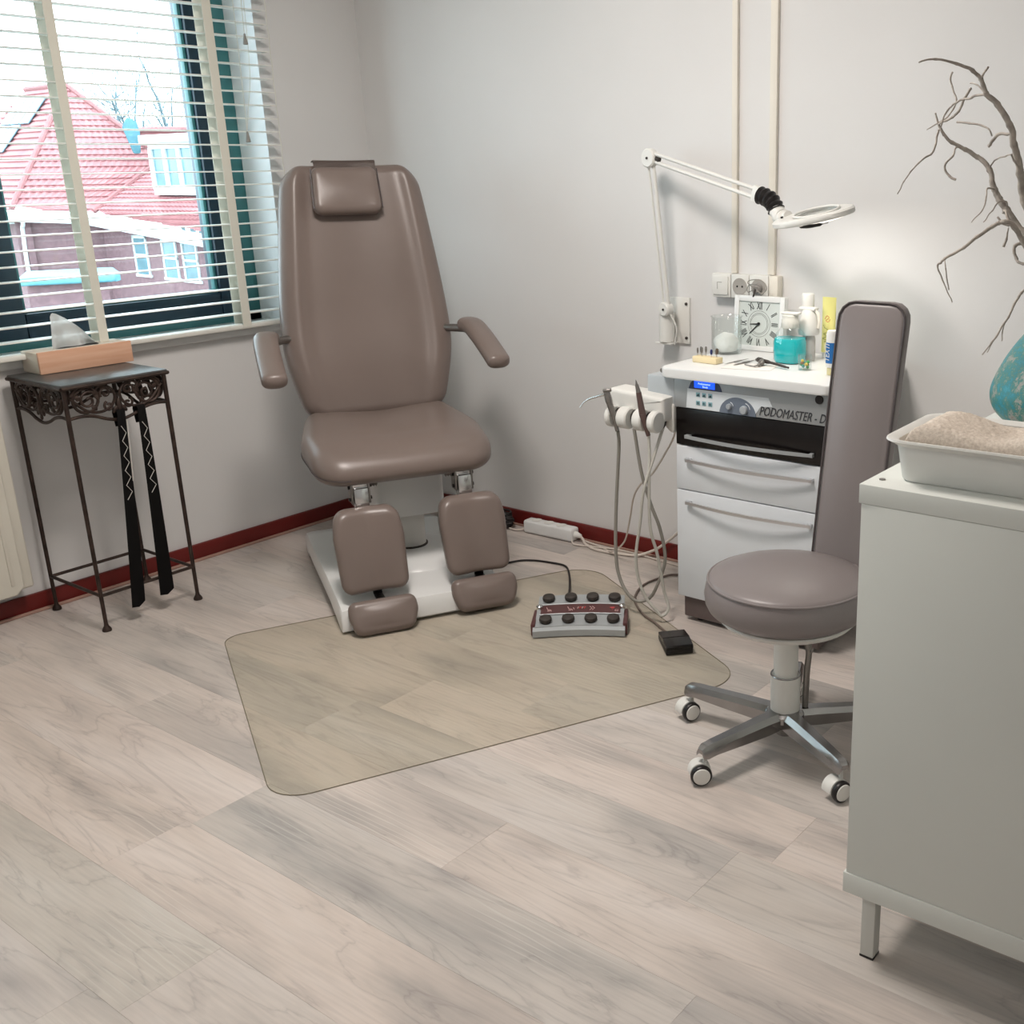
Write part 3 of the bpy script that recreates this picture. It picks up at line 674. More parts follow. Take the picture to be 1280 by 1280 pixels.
# hanging straps
BELT = mat('black_felt', (17, 15, 15), 0.9, var=0.15, bump=0.2, bscale=300)
STI = mat('white_stitching', (205, 202, 196), 0.7, var=0.05)
def strap(label, yt, yb, zb, wt, wb, dots, X=TX+TW+0.012):
    L0 = 0.683-zb
    t = thing('hanging_strap', label, 'strap', (X, yt, 0.683), group=None)
    t['group'] = 'black straps hanging from the iron table'
    b = new(); n = 16; rows = []
    for i in range(n+1):
        s = i/n; y = (yb-yt)*s; wd = wt+(wb-wt)*s**0.85; z = -L0*s; x = 0.004*math.sin(s*3)
        if i == n: rows.append([(x, y-wd/2, z-0.000), (x+0.002, y, z-0.004), (x, y+wd/2, z+0.010)])
        else: rows.append([(x, y-wd/2, z), (x+0.002, y, z), (x, y+wd/2, z)])
    top = [[(x-0.008, y, z+0.008) for x, y, z in rows[0]], [(x-0.024, y, z+0.010) for x, y, z in rows[0]], [(x-0.030, y, z-0.006) for x, y, z in rows[0]], [(x-0.026, y+0.002, z-0.05) for x, y, z in rows[0]]]
    seq = list(reversed(top))+rows; V = [[b.verts.new(p) for p in r] for r in seq]
    for r1, r2 in zip(V[:-1], V[1:]):
        for k in range(2): b.faces.new((r1[k], r1[k+1], r2[k+1], r2[k]))
    bmesh.ops.solidify(b, geom=b.faces[:], thickness=0.003); obj('band', b, BELT, t, 60)
    b = new(); z = []; 
    for i in range(11): s = 0.07+0.37*i/10; wd = wt+(wb-wt)*s**0.85; z.append((0.0055+0.004*math.sin(s*3), (yb-yt)*s+(wd*0.24 if i % 2 else -wd*0.24), -L0*s))
    tube(b, z, 0.0011, 5); obj('zigzag_stitching', b, STI, t)
    if dots:
        b = new()
        for i in range(46):
            s = 0.05+0.30*i/45; wd = wt+(wb-wt)*s**0.85; box(b, (0.0035, (yb-yt)*s+wd*0.43, -L0*s-0.0018), (0.0065, (yb-yt)*s+wd*0.43+0.003, -L0*s+0.0018))
        obj('edge_stitching', b, STI, t, 0)
strap('left black hanging strap with white zigzag and a dotted edge on the iron table', 1.700, 1.652, 0.052, 0.026, 0.046, True)
strap('right black hanging strap with a white zigzag only, on the iron table', 1.766, 1.752, 0.062, 0.026, 0.050, False)

# ------------------------------------------------------------------ equipment trolley
TXL, TXR, TYF, TYB = -1.857, -1.345, 2.625, 3.02
tr = thing('equipment_trolley', 'white and silver drawer unit with a lit control panel behind the stool', 'drawer unit', (-1.60, 2.82, 0))
def rob(n, bm, m, par=tr, sm=40):
    o = obj(n, bm, m, par, sm)
    if par is tr: o.matrix_parent_inverse = Matrix.Translation((1.60, -2.82, 0))
    return o
BLUEW = mat('cool_white_front', (218, 222, 226), 0.3, var=0.01)
b = new(); box(b, (TXL, TYF+0.018, 0.085), (TXR, TYB, 0.785), 0.003); rob('body', b, WHT)
b = new(); prism(b, rpoly([(-1.900, 2.596), (-1.325, 2.596), (-1.325, 3.055), (-1.900, 3.055)], [0.03, 0.03, 0.005, 0.005], 6), 0.783, 0.811, 0.012, None, 4); rob('worktop', b, WHT)
b = new(); tube(b, catmull([(-1.903, 2.62, 0.797), (-1.905, 2.8, 0.797), (-1.905, 3.05, 0.797)], 4), 0.007, 8); rob('edge_rail', b, STL)
b = new(); box(b, (TXL-0.004, TYF-0.002, 0.692), (TXR+0.004, TYF+0.02, 0.7845), 0.002); pn = rob('control_panel', b, SILV)
F = TYF-0.002
def front(pts, t, m, n, par, z=0.0):
    b = new(); prism(b, pts, 0, t, 0, T3((0, F-z, 0), (1, 0, 0), (0, 0, 1))); return obj(n, b, m, par, 0)
NAVYP = mat('navy_panel', (62, 72, 98), 0.4, var=0.03); GREYP = mat('slate_panel', (108, 118, 132), 0.4, var=0.03); LBL = mat('label_white', (216, 222, 226), 0.4, var=0.01)
def toparc(cx, z0, rx, rz, n=20): return [(cx+rx*math.cos(PI*i/n), z0+rz*math.sin(PI*i/n)) for i in range(n+1)]
def parr(o): o.matrix_parent_inverse = Matrix.Translation((1.60, -2.82, 0)); return o
def paint(pts, t, m, n, z=0.0):
    b = new(); prism(b, pts, 0, t, 0, T3((0, F-z, 0), (1, 0, 0), (0, 0, 1)))
    o = obj(n, b, m, pn, 0); return o
paint([(-1.817, 0.694), (-1.812, 0.752), (-1.535, 0.752), (-1.522, 0.728), (-1.56, 0.724), (-1.582, 0.694)], 0.0008, LBL, 'label_plate')
paint([(-1.808, 0.7525), (-1.69, 0.7525), (-1.698, 0.770), (-1.712, 0.7825), (-1.788, 0.7825), (-1.800, 0.770)], 0.0012, NAVYP, 'display_surround')
paint([(-1.787, 0.757), (-1.715, 0.757), (-1.715, 0.777), (-1.787, 0.777)], 0.002, mat('lcd_blue', (20, 60, 190), 0.3, emis=(30, 90, 255), estr=1.1), 'display')
LC = mat('lcd_glyph', (200, 220, 255), 0.4, emis=(190, 215, 255), estr=1.0)
text('display_text', 'Podomaster', 0.0085, LC, pn, T3((-1.751, F-0.0024, 0.770), (1, 0, 0), (0, 0, 1)), 0.0002, 0.0, 1.05)
text('display_text', 'Ready', 0.0075, LC, pn, T3((-1.748, F-0.0024, 0.7615), (1, 0, 0), (0, 0, 1)), 0.0002, 0.0, 1.0)
paint(toparc(-1.637, 0.6925, 0.062, 0.050), 0.0015, GREYP, 'dial_surround')
KN = mat('dial_knob', (176, 182, 188), 0.35, metal=0.3, var=0.03)
for kx, kz, kr in ((-1.664, 0.714, 0.0085), (-1.614, 0.709, 0.013)):
    b = new(); lathe(b, [(0, 0), (kr, 0), (kr*0.95, 0.008), (kr*0.8, 0.010), (0, 0.010)], 20, T3((kx, F-0.001, kz), (1, 0, 0), (0, 0, 1))); kb = obj('dial', b, KN, pn)
    b = new(); n_ = 12; tube(b, [(kx+kr*1.5*math.cos(a), F-0.002, kz+kr*1.5*math.sin(a)) for a in [0.15+1.2*i/n_ for i in range(n_+1)]], 0.0012, 5); obj('dial_scale', b, LBL, kb)
BTN = mat('teal_button', (130, 168, 176), 0.4, var=0.05); ICO = mat('icon_ink', (40, 60, 70), 0.5)
for i, kx in enumerate((-1.774, -1.753, -1.731)):
    for j, kz in enumerate((0.737, 0.712)):
        b = new(); box(b, (kx-0.007, F-0.0022, kz-0.0065), (kx+0.007, F-0.0005, kz+0.0065), 0.001); bo = obj('push_button', b, BTN, pn)
        b = new()
        if j == 0: box(b, (kx-0.004, F-0.0028, kz-0.004), (kx+0.004, F-0.0021, kz-0.001)); box(b, (kx-0.001, F-0.0028, kz-0.002), (kx+0.004, F-0.0021, kz+0.002))
        else: box(b, (kx-0.0008, F-0.0028, kz-0.004), (kx+0.0008, F-0.0021, kz+0.004)); box(b, (kx-0.004, F-0.0028, kz-0.0008), (kx+0.004, F-0.0021, kz+0.0008))
        obj('button_icon', b, ICO, bo, 0)
b = new(); cyl(b, (-1.374, F+0.002, 0.765), (-1.374, F-0.004, 0.765), 0.0125, n=24, bev=0.001); obj('key_socket', b, BLK, pn)
text('lettering', 'PODOMASTER - D', 0.037, mat('lettering_ink', (58, 60, 64), 0.5), pn, T3((-1.460, F-0.0012, 0.7115), (1, 0, 0), (0, 0, 1)), 0.0006, 0.35, 0.70)
for (z0, z1, m, hz) in ((0.577, 0.690, BLKG, 0.606), (0.437, 0.574, BLUEW, 0.533), (0.085, 0.434, BLUEW, 0.399)):
    b = new(); box(b, (TXL, TYF, z0), (TXR, TYF+0.017, z1), 0.0025); dr = rob('drawer', b, m)
    b = new(); P = []
    for i in range(17):
        s = i/16; P.append((-1.812+0.420*s, F-0.010-0.020*math.sin(PI*s), hz))
    n = new(); rings = []
    for i, p in enumerate(P):
        hh = 0.0048 if 0 < i < 16 else 0.004; th = 0.003
        rings.append([n.verts.new((p[0], p[1]-th, p[2]-hh)), n.verts.new((p[0], p[1]+th, p[2]-hh)), n.verts.new((p[0], p[1]+th, p[2]+hh)), n.verts.new((p[0], p[1]-th, p[2]+hh))])
    for r1, r2 in zip(rings[:-1], rings[1:]):
        for k in range(4): n.faces.new((r1[k], r1[(k+1) % 4], r2[(k+1) % 4], r2[k]))
    n.faces.new(rings[0]); n.faces.new(rings[-1])
    merge(b, n)
    for s_ in (0, 1):
        px = P[0][0] if s_ == 0 else P[-1][0]; box(b, (px-0.006, F-0.012, hz-0.0055), (px+(0.012 if s_ == 0 else 0.006), F+0.002, hz+0.0055), 0.001)
    hd = obj('handle', b, SILV if m is BLKG else mat('satin_handle', (208, 208, 210), 0.3, metal=0.85, var=0.02), dr, 30)
b = new(); box(b, (TXL+0.016, TYF+0.012, 0.014), (TXR-0.02, TYB-0.02, 0.085), 0.003); rob('plinth', b, mat('plinth_metal', (112, 100, 98), 0.4, metal=0.3, var=0.08))
for px, py in ((TXL+0.06, TYF+0.05), (TXR-0.06, TYF+0.05), (TXL+0.06, TYB-0.06), (TXR-0.06, TYB-0.06)):
    b = new(); cyl(b, (px, py, 0), (px, py, 0.016), 0.018, n=14); rob('foot', b, BLK)
b = new(); box(b, (-1.962, 2.625, 0.692), (-1.862, 2.73, 0.779), 0.004, 2); rob('swivel_box', b, mat('pale_grey_metal', (176, 182, 186), 0.4, var=0.02))
# instrument holder
b = new(); pad(b, rpoly([(-2.088, 0.664), (-1.868, 0.650), (-1.868, 0.722), (-1.95, 0.728), (-2.07, 0.735), (-2.095, 0.715)], [0.02, 0.004, 0.004, 0.03, 0.02, 0.015], 6), 0.085, 0.012, deform=lambda a, c, t: Vector((a, 2.575-t, c)), nr=3)
hold = rob('holder_arm', b, WHTM)
for xa, xb in ((-2.056, -2.036), (-2.012, -1.974), (-1.952, -1.918), (-1.896, -1.870)):
    b = new(); cyl(b, (xa, 2.556, 0.654), (xb, 2.556, 0.654), 0.033, n=28, bev=0.004); obj('holder_block', b, WHTM, hold)
b = new(); cyl(b, (-2.05, 2.575, 0.654), (-1.872, 2.575, 0.654), 0.024, n=20); obj('holder_axle', b, RUB, hold)
b = new(); prism(b, rpoly([(-1.925, 0.655), (-1.862, 0.60), (-1.862, 0.70), (-1.925, 0.70)], 0.008, 3), 0, 0.05, 0.003, T3((0, 2.67, 0), (1, 0, 0), (0, 0, 1))); obj('holder_gusset', b, WHTM, hold)

# handpieces with their hoses
def piece(label, name, cat, loc): return thing(name, label, cat, loc)
def aob(n, bm, m, par, sm=50): o = obj(n, bm, m, par, sm); o.matrix_parent_inverse = Matrix.Translation(par.location).inverted(); return o
h1 = piece('grey spray handpiece with a thin bent needle tip in the left holder slot', 'spray_handpiece', 'instrument', (-2.03, 2.53, 0.62))
b = new(); tube(b, catmull([(-2.012, 2.535, 0.615), (-2.018, 2.528, 0.66), (-2.028, 2.522, 0.70), (-2.036, 2.52, 0.733)], 5), [0.0065, 0.008, 0.0095, 0.0095, 0.011, 0.010], 14); aob('grip', b, STL, h1)
b = new(); tube(b, catmull([(-2.036, 2.52, 0.729), (-2.060, 2.515, 0.722), (-2.098, 2.51, 0.708), (-2.115, 2.505, 0.697), (-2.128, 2.50, 0.681)], 6), [0.005, 0.0012], 8); aob('needle', b, CHR, h1)
b = new(); cyl(b, (-2.044, 2.512, 0.738), (-2.022, 2.524, 0.742), 0.0055, n=12, bev=0.001); aob('trigger', b, STL, h1)
h3 = piece('brown tapered grinding handpiece standing upright in the right holder slot', 'grinding_handpiece', 'instrument', (-1.906, 2.54, 0.61))
BRN = mat('brown_handpiece', (104, 84, 80), 0.4, metal=0.2, var=0.08)
b = new(); cyl(b, (-1.902, 2.545, 0.612), (-1.913, 2.532, 0.68), 0.0065, 0.0105, n=16); cyl(b, (-1.913, 2.532, 0.68), (-1.921, 2.526, 0.745), 0.0105, 0.0080, n=16); aob('grip', b, BRN, h3)
b = new(); cyl(b, (-1.921, 2.526, 0.745), (-1.925, 2.523, 0.768), 0.0074, 0.005, n=14); cyl(b, (-1.925, 2.523, 0.768), (-1.927, 2.522, 0.782), 0.004, 0.001, n=10); aob('chuck', b, STL, h3)
def cable(pts, r, m, name, label, k=8, cat='hose', n=8):
    b = new(); tube(b, catmull(pts, k), r, n); return tag(obj(name, b, m), label, cat)
cable([(-2.012, 2.538, 0.613), (-2.028, 2.56, 0.552), (-2.055, 2.57, 0.338), (-2.06, 2.57, 0.189), (-2.047, 2.57, 0.118), (-2.016, 2.57, 0.07), (-1.985, 2.58, 0.048), (-1.952, 2.6, 0.06), (-1.926, 2.61, 0.109), (-1.902, 2.62, 0.195), (-1.912, 2.61, 0.295), (-1.936, 2.595, 0.38), (-1.95, 2.57, 0.485), (-1.961, 2.552, 0.625)], 0.0055, HOSE, 'instrument_hose', 'darker grey hose looping from the left and middle holder slots')
cable([(-1.902, 2.546, 0.612), (-1.903, 2.55, 0.547), (-1.903, 2.545, 0.469), (-1.906, 2.55, 0.322), (-1.895, 2.57, 0.227), (-1.886, 2.59, 0.101), (-1.87, 2.59, 0.048), (-1.881, 2.57, 0.025), (-1.897, 2.56, 0.045), (-1.927, 2.545, 0.088), (-1.947, 2.535, 0.157), (-1.948, 2.53, 0.231), (-1.929, 2.53, 0.34), (-1.913, 2.53, 0.443), (-1.895, 2.56, 0.543), (-1.882, 2.60, 0.641)], 0.005, HOSEL, 'instrument_hose', 'paler grey hose looping from the brown handpiece to the holder end')
cable([(-1.875, 2.66, 0.652), (-1.905, 2.68, 0.58), (-1.946, 2.69, 0.52), (-2.016, 2.72, 0.44), (-2.094, 2.75, 0.378), (-2.161, 2.8, 0.31), (-2.219, 2.85, 0.206), (-2.285, 2.9, 0.10), (-2.40, 2.97, 0.02), (-2.50, 3.02, 0.006), (-2.60, 3.03, 0.012)], 0.0032, WCAB, 'thin_cable', 'thin white cable running from the holder down to the power strip', cat='cable')

# ------------------------------------------------------------------ things on the trolley worktop
WT = 0.8115
ck = thing('table_clock', 'square white desk clock with roman numerals leaning behind the worktop items', 'clock', (-1.797, 3.0, WT), rot=(math.radians(-4), 0, 0))
W2, H2 = 0.092, 0.172
b = new(); box(b, (-W2, 0, 0), (W2, 0.018, H2), 0.002); obj('clock_case', b, WHT, ck)
b = new()
for (xa, xb, za, zb) in ((-W2, -W2+0.017, 0, H2), (W2-0.017, W2, 0, H2), (-W2+0.017, W2-0.017, 0, 0.016), (-W2+0.017, W2-0.017, H2-0.018, H2)): box(b, (xa, -0.006, za), (xb, 0.0, zb), 0.0015)
obj('clock_frame', b, WHT, ck)
b = new(); box(b, (-W2+0.017, -0.0015, 0.016), (W2-0.017, 0, H2-0.018)); obj('clock_dial', b, mat('clock_dial', (206, 212, 208), 0.5, var=0.04, scale=10), ck)
INK = mat('clock_ink', (44, 46, 46), 0.5)
cz = (0.016+H2-0.018)/2
for i, s in enumerate(['XII', 'I', 'II', 'III', 'IIII', 'V', 'VI', 'VII', 'VIII', 'IX', 'X', 'XI']):
    a = PI/2-i*PI/6; rr = 0.056/max(abs(math.cos(a)), abs(math.sin(a)))**0.55
    x = rr*math.cos(a); z = cz+rr*math.sin(a); up = Vector((math.cos(a), 0, math.sin(a))); rx = Vector((math.sin(a), 0, -math.cos(a)))
    text('numeral', s, 0.033, INK, ck, T3((x, -0.0019, z), rx, up), 0.0002, 0, 0.50, 0.0004)
for rr in (0.030, 0.034, 0.041):
    b = new(); tube(b, [(rr*math.cos(2*PI*i/40), -0.0018, cz+rr*math.sin(2*PI*i/40)) for i in range(40)], 0.0004, 4, True); obj('dial_ring', b, INK, ck)
for a, l, w in ((math.radians(-136), 0.046, 0.0022), (math.radians(184), 0.032, 0.0026)):
    b = new(); d = Vector((math.cos(a), 0, math.sin(a))); tube(b, [Vector((0, -0.0035, cz)), Vector((0, -0.0035, cz))+d*l], [w, 0.0012], 6); obj('clock_hand', b, BLK, ck)
b = new(); cyl(b, (0, -0.002, cz), (0, -0.006, cz), 0.005, n=14); obj('hand_hub', b, BLK, ck)

CLG = glass_mat('clear_glass', (0.97, 0.985, 0.98), 0.03)
bk = thing('glass_beaker', 'clear glass beaker with white cotton wool on the worktop', 'beaker', (-1.862, 2.915, WT))
b = new(); lathe(b, [(0, 0.001), (0.046, 0.001), (0.048, 0.004), (0.048, 0.112), (0.051, 0.116), (0.049, 0.117), (0.0455, 0.112), (0.0455, 0.006), (0, 0.005)], 36); obj('vessel', b, CLG, bk)
b = new(); n = new(); bmesh.ops.create_icosphere(n, subdivisions=4, radius=0.040)
for v in n.verts:
    d = noise.noise(v.co*40)*0.006; v.co = v.co*(1+d/0.04); v.co = Vector((v.co.x, v.co.y, max(v.co.z*0.95, -0.02)+0.027))
merge(b, n); obj('cotton_wool', b, TISS, bk, 180)

bb = thing('bur_block', 'small cream block holding upright grinding burs near the worktop left front', 'bur stand', (-1.815, 2.735, WT), math.radians(-4))
b = new(); box(b, (-0.045, -0.018, 0), (0.045, 0.018, 0.018), 0.002); obj('block', b, mat('cream_block', (236, 218, 176), 0.5, var=0.04), bb)
for i, (x, y, h, r, m) in enumerate(((-0.038, 0, 0.042, 0.0030, STL), (-0.030, 0.006, 0.046, 0.0032, STL), (-0.018, -0.004, 0.046, 0.0034, STL), (-0.009, 0.004, 0.048, 0.0036, STL), (0.016, -0.002, 0.042, 0.0042, mat('blue_bur', (52, 62, 110), 0.4, metal=0.4)), (0.034, 0.002, 0.046, 0.0050, mat('brown_bur', (90, 78, 66), 0.5)), (0.027, 0.008, 0.040, 0.003, STL))):
    b = new(); cyl(b, (x, y, 0.017), (x, y, h*0.62), 0.0012, n=8); sh = obj('bur', b, CHR, bb)
    b = new(); lathe(b, [(0, h*0.6), (r*0.7, h*0.62), (r, h*0.78), (r*0.8, h*0.96), (0, h)], 12, Matrix.Translation((x, y, 0))); obj('bur_head', b, m, sh)

b = new(); box(b, (-0.075, -0.045, 0), (0.075, 0.045, 0.0006)); ppr = obj('paper_napkin', b, mat('napkin', (232, 228, 222), 0.9, var=0.02)); ppr.location = (-1.665, 2.735, WT); ppr.rotation_euler = (0, 0, math.radians(12)); tag(ppr, 'flat white paper napkin under the nail nippers on the worktop', 'napkin')
def tool(label, p, q, r):
    p = Vector(p); q = Vector(q); t = thing('hand_file', label, 'instrument', p); t['group'] = 'thin steel hand instruments on the worktop'
    d = (q-p); b = new(); tube(b, [Vector((0, 0, 0)), d*0.12, d*0.5, d*0.88, d], [r*0.3, r*0.8, r, r*0.7, r*0.3], 8, flat=0.5); obj('shaft', b, STL, t)
    b = new(); tube(b, [d*0.40, d*0.55, d*0.70], [r*1.15, r*1.25, r*1.1], 8, flat=0.6); obj('grip', b, STL, t)
tool('left thin steel hand instrument lying beside the bur block', (-1.748, 2.725, WT+0.003), (-1.735, 2.84, WT+0.003), 0.0026)
tool('right thicker steel hand instrument lying beside the nail nippers', (-1.716, 2.725, WT+0.003), (-1.706, 2.835, WT+0.003), 0.0036)
npz = thing('nail_nippers', 'steel nail nippers with dark handles lying on the paper napkin', 'nippers', (-1.64, 2.77, WT+0.0012))
b = new(); tube(b, catmull([(-0.045, 0.035, 0.008), (-0.025, 0.02, 0.010), (-0.005, 0.0, 0.010), (0.0, -0.025, 0.006), (-0.005, -0.045, 0.004)], 5), [0.005, 0.006, 0.009, 0.005, 0.0025], 8); obj('jaw', b, STL, npz)
b = new(); tube(b, catmull([(-0.035, 0.03, 0.010), (-0.01, 0.012, 0.012), (0.03, 0.0, 0.010), (0.075, -0.012, 0.006), (0.095, -0.018, 0.005)], 5), [0.008, 0.006, 0.004, 0.004, 0.003], 8); obj('handle', b, RUB, npz)
b = new(); tube(b, catmull([(0.0, -0.045, 0.004), (-0.02, -0.042, 0.004), (-0.045, -0.032, 0.004)], 5), 0.002, 6); obj('handle', b, STL, npz)

LIQ = mat('turquoise_liquid', (36, 190, 196), 0.12, var=0.0, spec=0.5)
bo = thing('soap_dispenser', 'round bottle of turquoise liquid with a white dispenser top', 'bottle', (-1.605, 2.865, WT))
def sq(prof, n=40, e=0.8):
    b = new(); rings = []
    for r, z in prof:
        if r < 1e-6: rings.append([b.verts.new((0, 0, z))]); continue
        rings.append([b.verts.new((r*math.copysign(abs(math.cos(2*PI*i/n))**e, math.cos(2*PI*i/n)), r*0.85*math.copysign(abs(math.sin(2*PI*i/n))**e, math.sin(2*PI*i/n)), z)) for i in range(n)])
    for a, c in zip(rings[:-1], rings[1:]):
        for i in range(n):
            j = (i+1) % n
            if len(a) == 1: b.faces.new((a[0], c[i], c[j]))
            elif len(c) == 1: b.faces.new((a[i], a[j], c[0]))
            else: b.faces.new((a[i], a[j], c[j], c[i]))
    return b
obj('liquid', sq([(0, 0.002), (0.042, 0.002), (0.047, 0.010), (0.048, 0.03), (0.048, 0.062), (0.045, 0.074), (0, 0.074)]), LIQ, bo)
obj('bottle_shell', sq([(0, 0.0), (0.043, 0.0), (0.049, 0.010), (0.0495, 0.03), (0.0495, 0.062), (0.043, 0.085), (0.030, 0.102), (0.027, 0.108), (0.027, 0.118)]), CLG, bo)
b = new(); lathe(b, [(0.026, 0.104), (0.0265, 0.106), (0.0265, 0.128), (0.024, 0.131), (0.024, 0.140), (0.021, 0.143), (0, 0.143)], 28); obj('collar', b, mat('frosted_collar', (208, 208, 200), 0.5, var=0.02), bo)
b = new(); box(b, (-0.026, -0.014, 0.143), (0.030, 0.014, 0.150), 0.003); obj('spout_cap', b, WHTM, bo)

sp = thing('spray_bottle', 'slim white trigger spray bottle standing behind the turquoise bottle', 'spray bottle', (-1.575, 2.925, WT))
b = new(); lathe(b, [(0, 0), (0.019, 0), (0.021, 0.004), (0.021, 0.060), (0.019, 0.072), (0.015, 0.080), (0, 0.08)], 28); obj('bottle_body', b, mat('grey_white_plastic', (196, 194, 190), 0.4, var=0.02), sp)
b = new(); lathe(b, [(0.0, 0.078), (0.030, 0.078), (0.033, 0.085), (0.031, 0.110), (0.024, 0.140), (0.018, 0.152), (0, 0.152)], 28); obj('shroud', b, WHTM, sp)
b = new(); box(b, (-0.030, -0.014, 0.150), (0.026, 0.014, 0.160), 0.004); obj('spray_head', b, WHTM, sp)
b = new(); tube(b, catmull([(0.022, -0.004, 0.152), (0.034, -0.006, 0.138), (0.038, -0.008, 0.118), (0.036, -0.008, 0.10)], 5), 0.004, 8, flat=1.3); obj('trigger', b, OFFW, sp)
b = new(); lathe(b, [(0, 0.158), (0.018, 0.158), (0.019, 0.162), (0.019, 0.195), (0.017, 0.198), (0, 0.198)], 24, Matrix.Translation((-0.012, 0.014, 0))); obj('cap', b, WHTM, sp)

vl = thing('glass_vial', 'small clear vial with green and yellow beads beside the turquoise bottle', 'vial', (-1.505, 2.775, WT))
b = new(); lathe(b, [(0, 0.0), (0.018, 0.0), (0.0195, 0.003), (0.0195, 0.045), (0.0175, 0.045), (0.0175, 0.004), (0, 0.004)], 24); obj('vessel', b, CLG, vl)
cols = ((70, 160, 90), (230, 200, 70), (60, 150, 140), (150, 110, 60))
for i in range(10):
    a = i*2.4; b = new(); n = new(); bmesh.ops.create_icosphere(n, subdivisions=1, radius=0.0055); merge(b, n, Matrix.Translation((0.010*math.cos(a), 0.010*math.sin(a), 0.009+0.0022*i*0.8)))
    obj('bead', b, mat('bead_%d' % (i % 4), cols[i % 4], 0.4, var=0.02), vl)
yl = thing('cream_tube', 'tall pale yellow tube standing on its cap against the wall', 'tube', (-1.547, 3.0, WT), math.radians(-3))
b = new()
R0 = []
for i in range(13):
    s = i/12; z = 0.018+0.165*s; rx = 0.021+0.003*s; ry = 0.020*(1-s)+0.002
    R0.append([b.verts.new((rx*math.cos(2*PI*k/24), ry*math.sin(2*PI*k/24), z)) for k in range(24)])
for r1, r2 in zip(R0[:-1], R0[1:]):
    for k in range(24): b.faces.new((r1[k], r1[(k+1) % 24], r2[(k+1) % 24], r2[k]))
b.faces.new(R0[0]); b.faces.new(R0[-1]); obj('tube_body', b, mat('pale_yellow', (240, 234, 150), 0.5, var=0.02), yl)
b = new(); lathe(b, [(0, 0), (0.018, 0), (0.018, 0.017), (0, 0.018)], 20); obj('cap', b, WHTM, yl)
def slope_y(z): s = (z-0.018)/0.165; return -(0.020*(1-s)+0.0024)
b = new(); tube(b, [(x, slope_y(z)-0.0002, z) for x, z in [tuple(v) for v in catmull([(-0.008, 0.118), (-0.002, 0.128), (0.006, 0.122), (-0.004, 0.114), (0.004, 0.110), (0.010, 0.118)], 5)]], 0.0008, 4); obj('red_print', b, mat('orange_ink', (226, 128, 92), 0.5), yl)
b = new(); tube(b, [(x, slope_y(z)-0.0002, z) for x, z in [tuple(v) for v in catmull([(-0.012, 0.100), (-0.006, 0.092), (0.006, 0.086), (0.010, 0.080), (-0.008, 0.074), (0.004, 0.068), (-0.010, 0.060), (0.006, 0.056), (-0.004, 0.050)], 5)]], 0.0009, 4); obj('green_print', b, mat('olive_ink', (150, 162, 92), 0.5), yl)
bx = thing('white_blue_tube', 'small white tube with blue lettered label beside the stool back', 'tube', (-1.402, 2.75, WT))
b = new(); lathe(b, [(0, 0), (0.016, 0), (0.0165, 0.004), (0.0165, 0.018), (0.015, 0.022), (0, 0.022)], 22); obj('cap', b, mat('sand_cap', (206, 196, 150), 0.5, var=0.03), bx)
b = new(); lathe(b, [(0, 0.022), (0.019, 0.022), (0.020, 0.03), (0.020, 0.115), (0.017, 0.124), (0, 0.126)], 26); obj('tube_body', b, WHTM, bx)
b = new(); lathe(b, [(0.0203, 0.034), (0.0205, 0.034), (0.0205, 0.092), (0.0203, 0.092)], 26); obj('label_band', b, mat('blue_label', (34, 104, 170), 0.4, var=0.02), bx)
text('lettering', 'TEXTI', 0.022, WHTM, bx, T3((-0.008, -0.0206, 0.063), (0, 0, 1), (-1, 0, 0)), 0.0004, 0.3, 0.85)

# ------------------------------------------------------------------ wall fittings
def slab(name, a, c, m, par=None, bev=0.002):
    b = new(); box(b, a, c, bev); return obj(name, b, m, par)
for nm, xa, xb, zb in (('cable_duct', -1.936, -1.916, 1.045), ('cable_duct', -1.800, -1.775, 1.045)):
    o = slab(nm, (xa, YB-0.014, zb), (xb, YB, ZC), OFFW); tag(o, ('left narrow' if xa < -1.9 else 'right wider')+' cream cable duct running up the back wall above the sockets', 'cable duct', 'cream cable ducts on the back wall')
sk = thing('socket_block', 'row of white wall socket and switch modules behind the clock', 'socket', (-1.875, YB, 1.005))
def sobj(n, bm, m, par=sk, sm=40):
    o = obj(n, bm, m, par, sm)
    if par is sk: o.matrix_parent_inverse = Matrix.Translation((1.875, -YB, -1.005))
    return o
mods = ((-1.999, -1.926, 'switch_module'), (-1.924, -1.857, 'socket_module'), (-1.855, -1.785, 'socket_module'), (-1.783, -1.751, 'junction_box'))
y_ = YB
